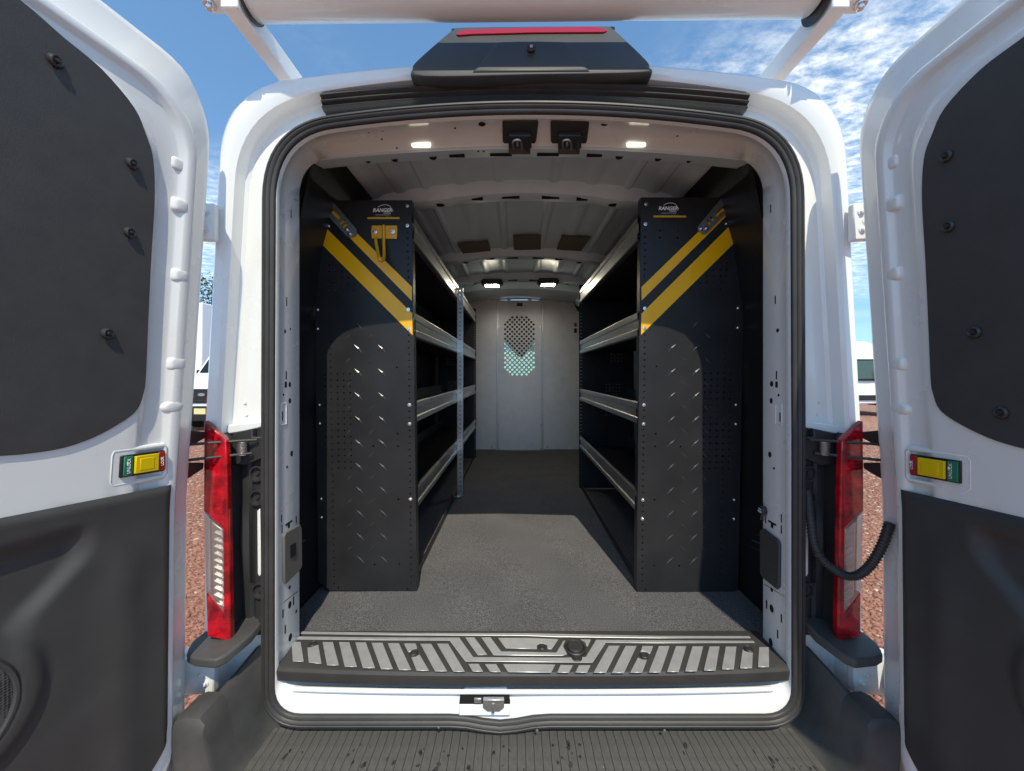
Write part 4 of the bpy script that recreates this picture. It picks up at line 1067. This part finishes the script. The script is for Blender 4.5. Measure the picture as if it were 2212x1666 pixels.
def shelf_unit(s, D):
    unit = thing("shelving_unit", D['label'], "shelving", (s * .68, (D['dr'] + D['df']) / 2, .72), "black cargo shelving units")
    dr = D['dr']
    V2 = lambda px, py: (lambda v: (v.x, v.z))(W(px, py, dr))
    outline = [V2(*p) for p in D['outline']]
    hs = []
    for px, py, r in D['holes']: a, b = V2(px, py); hs.append(circ(a, b, r / FPX * dr, 8))
    panel = plate("end_panel", outline, hs, .002, XZ(dr), "powder_black", unit)
    # dark return flange behind the aisle edge of the panel
    xs_t, xs_b = V2(*D['edge'][0]), V2(*D['edge'][1])
    prism("panel_flange", [(xs_t[0], dr + .0015, xs_t[1]), (xs_b[0], dr + .0015, xs_b[1]), (xs_b[0], dr + .035, xs_b[1]), (xs_t[0], dr + .035, xs_t[1])], (-s * -.0022, 0, 0), "powder_black", unit)
    for st in D['stripes']:
        prism("yellow_stripe", [W(x, y, dr - .0012) for x, y in st], (0, -.0006, 0), "stripe_yellow", panel)
    for px, py in D['bolts']: bolt(W(px, py, dr - .001), unit, .95)
    lozenges("tread_pattern", D['loz'], dr - .001, "tread_black", panel)
    # logo
    lx, ly, bar = D['logo']
    lc = W(lx, ly, dr - .0013)
    fr = lambda a, b, c: Vector((lc.x + a, lc.y - c, lc.z + b))
    text("logo_print", "RANGER", .0205, fr, "white_print", panel, shear=.25, bold=.0007)
    text("logo_print", "DESIGN", .0085, lambda a, b, c: fr(a + .020, b - .0085, c), "white_print", panel)
    arc = [fr(-.018 + .06 * t, .019 + .010 * math.sin(math.pi * min(1, t * 1.05)) ** .8 - .012 * max(0, t - .8) * 5, 0) for t in [i / 14 for i in range(15)]]
    tube("logo_arc", arc + [fr(.045, .002, 0)], .0011, "white_print", panel, 5)
    prism("logo_rule", [fr(-.028, -.0125, 0), fr(.033, -.0125, 0), fr(.033, -.0135, 0), fr(-.028, -.0135, 0)], (0, -.0005, 0), "white_print", panel)
    text("logo_print", "www.rangerdesign.com   1-800-565-5321", .0052, lambda a, b, c: fr(a, b - .0235, c), "sill_insert", panel)
    prism("logo_bar", [W(bar[0], bar[2], dr - .0012), W(bar[1], bar[2], dr - .0012), W(bar[1], bar[3], dr - .0012), W(bar[0], bar[3], dr - .0012)], (0, -.0006, 0), "hook_yellow", panel)
    # slotted steel bracket at the top outer corner
    bo = [(lambda v: (v.x, v.z))(W(x, y, dr - .008)) for x, y in D['bracket']]
    bh = [[(lambda v: (v.x, v.z))(W(x, y, dr - .008)) for x, y in h] for h in D['slots']]
    brk = plate("roof_bracket", bo, bh, .003, XZ(dr - .008), "galv", unit)
    for px, py in D['brbolts']: bolt(W(px, py, dr - .010), unit, 1.1)
    # shelves, lips, front end panel
    xa = D['xlip']; df = D['df']
    for z0, z1 in ((.556, .652), (.158, .256), (-.206, -.116), (-.578, -.486)):
        sh = prism("shelf", [(xa + s * .004, dr + .003, Zc(z0 + .012)), (s * .84, dr + .003, Zc(z0 + .012)), (s * .84, df, Zc(z0 + .012)), (xa + s * .004, df, Zc(z0 + .012))], (0, 0, .003), "powder_black", unit)
        lip("shelf_lip", xa, s, z0, z1, dr + .003, df - .002, sh)
        prism("shelf_back", [(s * .838, dr + .01, Zc(z0 + .015)), (s * .838, df, Zc(z0 + .015)), (s * .838, df, Zc(z0 + .09)), (s * .838, dr + .01, Zc(z0 + .09))], (-s * .002, 0, 0), "galv", sh)
    fo = []
    fx = [(xa - s * .004, .70), (xa - s * .004, -.893), (s * .875, -.893), (s * .875, .70)]
    fh = [circ(xa + s * .012, Zc(-.85 + .0265 * k), .0035, 8) for k in range(57)]
    fh += [circ(s * (.70 + .026 * i), Zc(.10 + .0265 * k), .005, 8) for i in range(4) for k in range(9)]
    fh += [circ(s * (.66 + .026 * i), Zc(-.32 + .0265 * k), .005, 8) for i in range(5) for k in range(10)]
    plate("end_panel", [(x, Zc(z)) for x, z in fx], fh, .002, XZ(df), "powder_black", unit)
    # base shoe on the floor
    prism("base_shoe", [(xa + s * .012, dr + .003, Zc(-.893)), (xa + s * .012, df - .002, Zc(-.893)), (xa + s * .012, df - .002, Zc(-.86)), (xa + s * .012, dr + .003, Zc(-.86))], (s * .003, 0, 0), "powder_black", unit)
    return unit, panel

# left unit, coordinates noted in the 2212 px view
C3 = lambda x, y: (650.6 + x * .3744, 677.7 + y * .3744)
C6 = lambda x, y: (650.6 + x * .2603, 379.5 + y * .2603)
C4 = lambda x, y: (1328.3 + x * .3905, 677.7 + y * .3905)
C2 = lambda x, y: (1355.4 + x * .2603, 379.5 + y * .2603)
hl = []
for k in range(40):
    y = 125 + 36.6 * k; hl.append((*C3(621 + (635 - 621) * k / 40, y), 1.75))
for k in range(8): hl.append((*C6(884 + k, 470 + 53.6 * k), 1.9))
for k in range(40):
    y = 127 + 36.6 * k
    hl.append((*C3(168 + 24 * k / 40, y), 1.5))
for r in range(16):
    for c in range(5): hl.append((*C3(137 + 36.3 * c + 8 * r / 16, 348 + 36.2 * r), 1.75))
for r in range(5):
    for c in range(5):
        if 955 - 53 * (4 - r) > 400 + (235 + 52 * c) * .972 - 60: hl.append((*C6(235 + 52 * c, 742 + 53 * r), 1.8))
for x, y in ((553, 310), (557, 692), (558, 765), (417, 765), (562, 1071), (425, 1446), (567, 1445), (215, 1582), (614, 1587)): hl.append((*C3(x, y), 2.1))
# drop holes that coincide
def uniq(h, mind=7.5):
    out = []
    for a in h:
        if all(math.hypot(a[0] - b[0], a[1] - b[1]) > mind for b in out): out.append(a)
    return out
loz = []
for k, y in enumerate((65, 203, 341, 478, 614, 750, 885, 1020, 1154, 1288, 1420)):
    loz.append((*C3(327 + 1.6 * k, y), 1, 26))
    if k: loz.append((*C3(464 + 1.5 * k, y), 1, 26))
for k, y in enumerate((135, 272, 409, 548, 685, 815, 950, 1085, 1220, 1357)):
    loz.append((*C3(397 + 1.3 * k, y), -1, 26)); loz.append((*C3(268 + 1.3 * k, y), -1, 22))
left = dict(label="black shelving unit with a yellow hanging hook and an aluminium post", dr=1.53, df=3.95, xlip=-.474,
    outline=[(679, 500), (690, 455), (716, 433), (889.8, 433), (900.7, 1276.7), (712, 1275.6), (688, 1256)], edge=((889.8, 433), (900.7, 1276.7)),
    holes=uniq(hl), loz=loz,
    stripes=[[C6(172, 400), C6(922, 1145), C6(925, 1325), C6(146, 545)], [C6(190, 300), C6(226, 246), C6(920, 925), C6(918, 1040)]],
    bolts=[C6(228, 420), C6(880, 252), C6(882, 415), C6(137, 1115), C6(137, 1273), C6(888, 1112), C6(893, 1273), C3(105, 527), C3(107, 634), C3(115, 1068), C3(117, 1175), C3(625, 527), C3(626, 636), C3(631, 1070)],
    logo=(826, 457.8, (793.8, 863.3, 469.6, 473.4)),
    bracket=[C6(178, 150), C6(215, 160), C6(455, 440), C6(463, 470), C6(455, 500), C6(405, 516), C6(375, 500), C6(182, 290)],
    slots=[[C6(232, 262), C6(248, 258), C6(325, 345), C6(325, 362), C6(308, 368), C6(228, 280)], [C6(352, 362), C6(366, 366), C6(366, 376), C6(330, 412), C6(318, 405), C6(320, 396)], [C6(378, 388), C6(390, 394), C6(388, 404), C6(356, 438), C6(344, 430), C6(346, 420)]],
    brbolts=[C6(228, 258), C6(378, 448), C6(404, 484)])
ul, pl_l = shelf_unit(-1, left)
# hook on the left panel
hp = [W(*C6(x, y), 1.53 - .004) for x, y in ((588, 416), (796, 416), (800, 450), (795, 526), (588, 524), (583, 470))]
hook = prism("hanging_hook", hp, (0, -.003, 0), "hook_yellow", ul, .001)
hk = [W(*C6(x, y), d) for x, y, d in ((684, 412, 1.518), (686, 470, 1.518), (686, 560, 1.515), (688, 640, 1.50), (684, 690, 1.47), (668, 706, 1.45), (648, 690, 1.44), (630, 620, 1.44), (620, 560, 1.45), (616, 526, 1.46))]
hk[-3:] = [W(*C6(x, y), d) for x, y, d in ((634, 620, 1.49), (622, 560, 1.505), (617, 515, 1.518))]
tube("hook_rod", spline(hk, 6), .0062, "hook_yellow", hook, 10)
for x, y in ((614, 464), (760, 463)): bolt(W(*C6(x, y), 1.522), ul, 1.2)
# perforated aluminium post in front of the left shelves
pd = 2.70
V3 = lambda px, py: (lambda v: (v.x, v.z))(W(px, py, pd))
plate("divider_post", [V3(988, 622), V3(999, 622), V3(1000, 1072), V3(989, 1072)], [circ(*V3(993.8 + .6 * k / 46, 628 + 9.6 * k), .0052, 8) for k in range(46)], .003, XZ(pd), "aluminium", ul)
for px in (988, 999.4):
    q0, q1 = V3(px, 622), V3(px, 1072)
    box("post_flange", q0[0] - .0015, q0[0] + .0015, pd + .001, pd + .022, q1[1], q0[1], "aluminium", ul)
q = W(985, 1072, pd); box("post_foot", q.x - .035, q.x + .03, pd - .02, pd + .03, Zc(-.896), Zc(-.890), "zinc", ul, .001)
bolt(W(978, 1070, pd - .02) + Vector((0, 0, .004)), ul, 1.2, (0, 0, 1))

hr = []
for k in range(40): hr.append((*C4(164 - 14 * k / 40, 117 + 34.9 * k), 1.75))
for k in range(8): hr.append((*C2(149 - k, 457 + 54 * k), 1.9))
for r in range(16):
    for c in range(5): hr.append((*C4(497 - 10 * r / 16 + 35.4 * c, 330 + 35.2 * r), 1.75))
for k in range(40): hr.append((*C4(608 - 24 * k / 40, 150 + 34.9 * k), 1.4))
for r in range(5):
    for c in range(5):
        if (c + r) >= 3: hr.append((*C2(600 + 56 * c, 728 + 54 * r), 1.8))
for x, y in ((229, 293), (225, 665), (223, 735), (362, 735), (220, 1030), (216, 1392), (354, 1394), (169, 1526)): hr.append((*C4(x, y), 2.1))
for x, y in ((269, 457), (417, 457), (268, 517), (416, 517)): hr.append((*C2(x, y), 2.3))
loz = []
for k, y in enumerate((57, 190, 324, 456, 588, 719, 850, 981, 1110, 1240, 1368)):
    loz.append((*C4(451 - 1.6 * k, y), -1, 25))
    if k: loz.append((*C4(318 - 1.5 * k, y), -1, 25))
for k, y in enumerate((122, 257, 389, 520, 652, 784, 915, 1045, 1178, 1305)):
    loz.append((*C4(388 - 1.3 * k, y), 1, 24)); loz.append((*C4(515 - 2.2 * k, y), 1, 22))
right = dict(label="black shelving unit without a hook, shorter than the one opposite", dr=1.53, df=2.90, xlip=.451,
    outline=[(1384.3, 427), (1566, 427), (1592, 455), (1603, 640), (1605, 705), (1594, 1269), (1582, 1281), (1375, 1278)], edge=((1384.3, 427), (1375, 1278)),
    holes=uniq(hr), loz=loz,
    stripes=[[C2(116, 1146), C2(880, 386), C2(911, 535), C2(112, 1322)], [C2(116, 926), C2(840, 222), C2(866, 290), C2(118, 1036)]],
    bolts=[C2(152, 238), C2(149, 402), C2(145, 1103), C2(141, 1266), C2(820, 400), C2(917, 1101), C2(915, 1264), C4(161, 506), C4(159, 611), C4(155, 1030), C4(152, 1134), C4(670, 505), C4(669, 611), C4(660, 1030), C4(659, 1135)],
    logo=(1443, 453.8, (1411.4, 1482, 466.2, 469.9)),
    bracket=[C2(890, 64), C2(895, 230), C2(862, 262), C2(660, 478), C2(630, 490), C2(585, 455), C2(578, 430), C2(800, 165), C2(862, 66)],
    slots=[[C2(836, 236), C2(838, 252), C2(742, 345), C2(724, 336), C2(726, 322), C2(822, 226)], [C2(682, 340), C2(692, 332), C2(722, 372), C2(714, 382), C2(704, 380)], [C2(652, 368), C2(662, 362), C2(694, 404), C2(684, 414), C2(674, 410)]],
    brbolts=[C2(828, 232), C2(612, 440), C2(654, 438)])
ur, pl_r = shelf_unit(1, right)

# ------------------------------------------------------------------ ladder rack on the roof
rack = thing("ladder_rack", "white steel ladder rack with rear roller above the van roof", "ladder rack", (0, 2.6, 2.6))
RDp = 1.04
def roller(name):
    n = 32; R = .066; pa, pb = W(533, -16, RDp), W(1764, -28, RDp)
    loops = []
    for t, r in ((0, .8), (0.003, .97), (.006, 1), (.994, 1), (.997, .97), (1, .8)):
        c = pa.lerp(pb, t)
        loops.append([c + Vector((0, R * r * math.cos(2 * math.pi * k / n), R * r * math.sin(2 * math.pi * k / n))) for k in range(n)])
    return loft(name, loops, "rack_white", rack, caps=(True, True), smooth=40)
roller("roller")
for s, px, bx_ in ((-1, 523, 645), (1, 1776, 1652)):
    a = W(px, 0, RDp - .02); b = W(bx_, 172, 1.36)
    x = (a.x + b.x) / 2
    zz = a.z - .01
    prism("side_rail", [(x - .024, RDp - .04, zz - .03), (x + .024, RDp - .04, zz - .03), (x + .024, RDp - .04, zz + .03), (x - .024, RDp - .04, zz + .03)], (0, 3.2, -.02), "rack_white", rack, .004)
    cpl = loft("roller_cap", [[Vector((x - s * .030, RDp + r * math.cos(2 * math.pi * k / 24), zz + .032 + r * math.sin(2 * math.pi * k / 24))) + Vector((-s * h, 0, 0)) for k in range(24)] for r, h in ((.058, 0), (.058, .004), (.05, .005))], "clip_black", rack, caps=(True, True))
    prism("end_bracket", [(x + s * .025, RDp - .05, zz - .01), (x + s * .075, RDp - .05, zz - .01), (x + s * .075, RDp - .05, zz + .0), (x + s * .025, RDp - .05, zz + .0)], (0, .05, 0), "rack_white", rack, .001)
    bolt(Vector((x + s * .06, RDp - .03, zz - .012)), rack, 2.0, (0, 0, -1))
    for dd in (1.75, 3.4):
        box("rack_leg", x - .02, x + .02, dd, dd + .05, Zc(.90), zz - .03, "rack_white", rack, .003)
for dd in (1.72, 3.4): box("cross_bar", -.86, .86, dd, dd + .05, Zc(1.06), Zc(1.10), "rack_white", rack, .003)

# ------------------------------------------------------------------ ground and gravel
gm = newmesh("ground", [(-300, -200, 0), (300, -200, 0), (300, 400, 0), (-300, 400, 0)], [(0, 1, 2, 3)])
struct(link("ground", gm, "gravel"))
def stones():
    rng = np.random.default_rng(5)
    base = np.array([(1, 0, 0), (-1, 0, 0), (0, 1, 0), (0, -1, 0), (0, 0, 1), (.6, .6, .5), (-.6, .6, .45), (-.6, -.6, .5), (.6, -.6, .45)], float)
    tri = [(0, 5, 8), (5, 2, 6), (6, 1, 7), (7, 3, 8), (5, 6, 4), (6, 7, 4), (7, 8, 4), (8, 5, 4), (0, 2, 5), (2, 1, 6), (1, 3, 7), (3, 0, 8)]
    n = 26000
    d = 1.15 + 7.5 * rng.random(n) ** 1.8
    side = np.where(rng.random(n) < .5, -1, 1)
    off = rng.random(n)
    x = side * (np.where(side < 0, .80, .90) * d * (.80 + .42 * off))
    r = .006 + .013 * rng.random(n) ** 2
    ang = rng.random(n) * 6.283
    V = base[None] * (1 + .35 * (rng.random((n, 9, 1)) - .5)) * np.stack([r * (1 + .6 * rng.random(n)), r, r * .75], 1)[:, None]
    c, s_ = np.cos(ang)[:, None], np.sin(ang)[:, None]
    P = np.empty_like(V)
    P[..., 0] = V[..., 0] * c - V[..., 1] * s_ + x[:, None]
    P[..., 1] = V[..., 0] * s_ + V[..., 1] * c + d[:, None]
    P[..., 2] = V[..., 2] + rng.random(n)[:, None] * .004
    T = (np.array(tri)[None] + 9 * np.arange(n)[:, None, None]).reshape(-1, 3)
    me = bpy.data.meshes.new("gravel_stones")
    me.vertices.add(n * 9); me.vertices.foreach_set("co", P.reshape(-1))
    me.loops.add(len(T) * 3); me.loops.foreach_set("vertex_index", T.reshape(-1).astype(np.int32))
    me.polygons.add(len(T)); me.polygons.foreach_set("loop_start", np.arange(0, len(T) * 3, 3, dtype=np.int32))
    me.update(calc_edges=True); me.validate()
    o = link("gravel_stones", me, "stone"); o["kind"] = "stuff"
    o["label"] = "loose red-brown gravel stones spread over the lot"
stones()

# ------------------------------------------------------------------ other vans on the lot
def far_van(label, loc, rz, grp, high=.0):
    t = thing("parked_van", label, "van", loc, grp)
    M = Matrix.Translation(loc) @ Matrix.Rotation(rz, 4, 'Z')
    def tf(o): o.data.transform(M); return o
    H = 2.62 + high
    # local frame: x forward, y left; side profile
    prof_ = [(-3.0, .45), (-3.0, H - .18), (-2.85, H), (1.15, H), (1.45, H - .10), (2.05, 1.62), (2.85, 1.28), (3.0, 1.0), (3.0, .50)]
    xs = []
    for w, k in ((1.03, 0), (1.03, 1)):
        pass
    vs = []
    for y in (-1, 1):
        for x, z in prof_:
            half = 1.03 if z < 1.4 else 1.03 - .10 * (z - 1.4)
            if x > 2.4: half -= .10 * (x - 2.4)
            vs.append((x, y * half, z))
    n = len(prof_)
    fs = [tuple(range(n)), tuple(range(2 * n - 1, n - 1, -1))] + [(i, (i + 1) % n, n + (i + 1) % n, n + i) for i in range(n)]
    b = link("body", fixn(newmesh("body", vs, fs)), "white_far", t); tf(b); bev(b, .05, 3)
    def pr(name, pts, vec, m, parent=t, bv=0.0):
        return prism(name, [M @ Vector(p) for p in pts], (M.to_3x3() @ Vector(vec)), m, parent, bv)
    wz = lambda x: (H - .10) + (1.62 - H + .10) * (x - 1.45) / .6
    pr("windshield", [(1.50, -.80, wz(1.50)), (1.50, .80, wz(1.50)), (2.03, .90, wz(2.03)), (2.03, -.90, wz(2.03))], (.03, 0, .02), "dark_glass", t, .01)
    for s in (-1, 1):
        pr("side_window", [(.55, s * .965, 2.12), (1.42, s * .965, 2.12), (1.80, s * .99, 1.62), (1.85, s * 1.01, 1.45), (.55, s * 1.01, 1.42)], (0, s * .035, 0), "teal_glass", t, .01)
        pr("window_frame", [(.48, s * .955, 2.18), (1.46, s * .955, 2.18), (1.92, s * 1.0, 1.52), (1.92, s * 1.0, 1.36), (.48, s * 1.0, 1.36)], (0, s * .025, 0), "grille_black", t)
        pr("side_moulding", [(-2.9, s * 1.02, .62), (2.5, s * 1.02, .62), (2.5, s * 1.02, .82), (-2.9, s * 1.02, .82)], (0, s * .02, 0), "grille_black", t, .01)
        pr("headlight", [(2.60, s * .96, 1.32), (2.98, s * .62, 1.18), (3.0, s * .62, .98), (2.80, s * .98, 1.02)], (.025, s * .02, 0), "headlamp", t, .01)
        pr("mirror", [(1.55, s * 1.12, 1.35), (1.55, s * 1.34, 1.35), (1.55, s * 1.34, 1.75), (1.55, s * 1.12, 1.75)], (.12, 0, 0), "grille_black", t, .03)
        for xw in (2.05, -1.75):
            cw = M @ Vector((xw, s * .93, .36))
            ax = M.to_3x3() @ Vector((0, s, 0)); fx_ = M.to_3x3() @ Vector((1, 0, 0))
            def rg(r, h): return [cw + ax * h + (fx_ * math.cos(2 * math.pi * k / 24) + Vector((0, 0, 1)) * math.sin(2 * math.pi * k / 24)) * r for k in range(24)]
            tw = loft("wheel", [rg(.22, -.1), rg(.34, -.1), rg(.36, -.06), rg(.36, .09), rg(.34, .12), rg(.22, .125)], "tyre", t)
            loft("rim", [rg(.225, .11), rg(.20, .10), (rg(.17, .07)), rg(.05, .09), rg(.001, .09)], "rim", tw)
            pr("wheel_arch", [(xw + .46 * math.cos(a), s * 1.0, .36 + .46 * math.sin(a)) for a in [math.pi * i / 14 for i in range(15)]], (0, s * .036, 0), "grille_black", t)
            cw2 = 0
    pr("grille", [(3.0, -.58, 1.20), (3.0, .58, 1.20), (3.0, .55, .80), (3.0, -.55, .80)], (.03, 0, 0), "grille_black", t, .01)
    for k in range(3): pr("grille_bar", [(3.03, -.55, .86 + .11 * k), (3.03, .55, .86 + .11 * k), (3.03, .55, .89 + .11 * k), (3.03, -.55, .89 + .11 * k)], (.012, 0, 0), "clip_black", t)
    eb = [(3.045, .10 * math.cos(2 * math.pi * k / 20), 1.04 + .042 * math.sin(2 * math.pi * k / 20)) for k in range(20)]
    pr("badge", eb, (.012, 0, 0), "rim", t)
    pr("front_bumper", [(3.0, -.98, .72), (3.0, .98, .72), (3.0, .98, .30), (3.0, -.98, .30)], (.10, 0, 0), "grille_black", t, .03)
    pr("number_plate", [(3.10, -.16, .66), (3.10, .16, .66), (3.10, .16, .50), (3.10, -.16, .50)], (.01, 0, 0), "plate", t)
    return t
dl = 10.4
far_van("white parked van with black grille and yellow number plate facing the open doors", Vector((CAMX - .842 * dl, dl + 3.0, 0)), -math.pi / 2, "other vans on the lot")
dr_ = 14.0
far_van("white parked van standing sideways beyond the corrugated cable sleeve", Vector((CAMX + .953 * dr_ - 1.15, dr_ + 1.0, 0)), 0.0, "other vans on the lot", .25)
far_van("white parked van broadside ahead of the cab, seen through the perforated window", Vector((2.2, 17.0, 0)), 0.0, "other vans on the lot")
# tall box body behind the left van
bt = thing("box_truck", "tall white box truck behind the van with the yellow number plate", "truck", (-15.6, 21, 0))
bb = box("cargo_box", -16.8, -14.42, 17.0, 23, 1.0, 4.9, "white_far", bt, .04)
box("chassis", -16.6, -14.6, 17.1, 26, .55, .95, "grille_black", bt, .02)
box("cab", -16.6, -14.6, 23.1, 25.6, .9, 2.9, "white_far", bt, .15)
for xw in (-16.4, -14.8):
    for yw in (18.6, 25.0):
        loft("wheel", [[Vector((xw + h, yw + r * math.cos(2 * math.pi * k / 20), .45 + r * math.sin(2 * math.pi * k / 20))) for k in range(20)] for r, h in ((.25, -.14), (.45, -.14), (.45, .14), (.25, .14))], "tyre", bt, caps=(True, True))

def tree(loc, h, label, seed):
    rnd = random.Random(seed); loc = Vector(loc)
    t = thing("tree", label, "tree", loc, "trees behind the lot")
    tube("trunk", [loc, loc + Vector((.1, 0, h * .25)), loc + Vector((.0, .2, h * .55)), loc + Vector((.2, .1, h * .85))], .2, "bark", t, 10, radii=[.28, .22, .14, .05])
    for k in range(7):
        a = rnd.uniform(0, 6.28); z0 = h * rnd.uniform(.25, .6)
        tube("limb", [loc + Vector((0, 0, z0)), loc + Vector((math.cos(a) * h * .12, math.sin(a) * h * .12, z0 + h * .1)), loc + Vector((math.cos(a) * h * .24, math.sin(a) * h * .24, z0 + h * .2))], .08, "bark", t, 6, radii=[.10, .07, .02])
    vs, fs = [], []
    cl_ = [Vector((rnd.gauss(0, .16) * h, rnd.gauss(0, .16) * h, h * rnd.uniform(.25, .97))) for _ in range(60)]
    for c in cl_:
        sc_ = h * .10 * rnd.uniform(.6, 1.3)
        for _ in range(120):
            p = c + Vector((rnd.gauss(0, .5), rnd.gauss(0, .5), rnd.gauss(0, .4))) * sc_
            a = Vector((rnd.uniform(-1, 1), rnd.uniform(-1, 1), rnd.uniform(-1, 1))).normalized(); b = a.cross(Vector((rnd.uniform(-1, 1), rnd.uniform(-1, 1), 1))).normalized()
            w = rnd.uniform(.07, .15); i = len(vs)
            vs += [loc + p - a * w, loc + p + b * w * .5, loc + p + a * w, loc + p - b * w * .5]; fs.append((i, i + 1, i + 2, i + 3))
    me = newmesh("crown", vs, fs); o = link("crown", me, "leaf", t); o["kind"] = "stuff"
tree((-27.3, 33, 0), 10.0, "leafy green tree rising behind the parked van and box truck", 2)
tree((2.5, 44, 0), 8.5, "leafy green tree ahead of the cab, beyond the parked vans", 9)
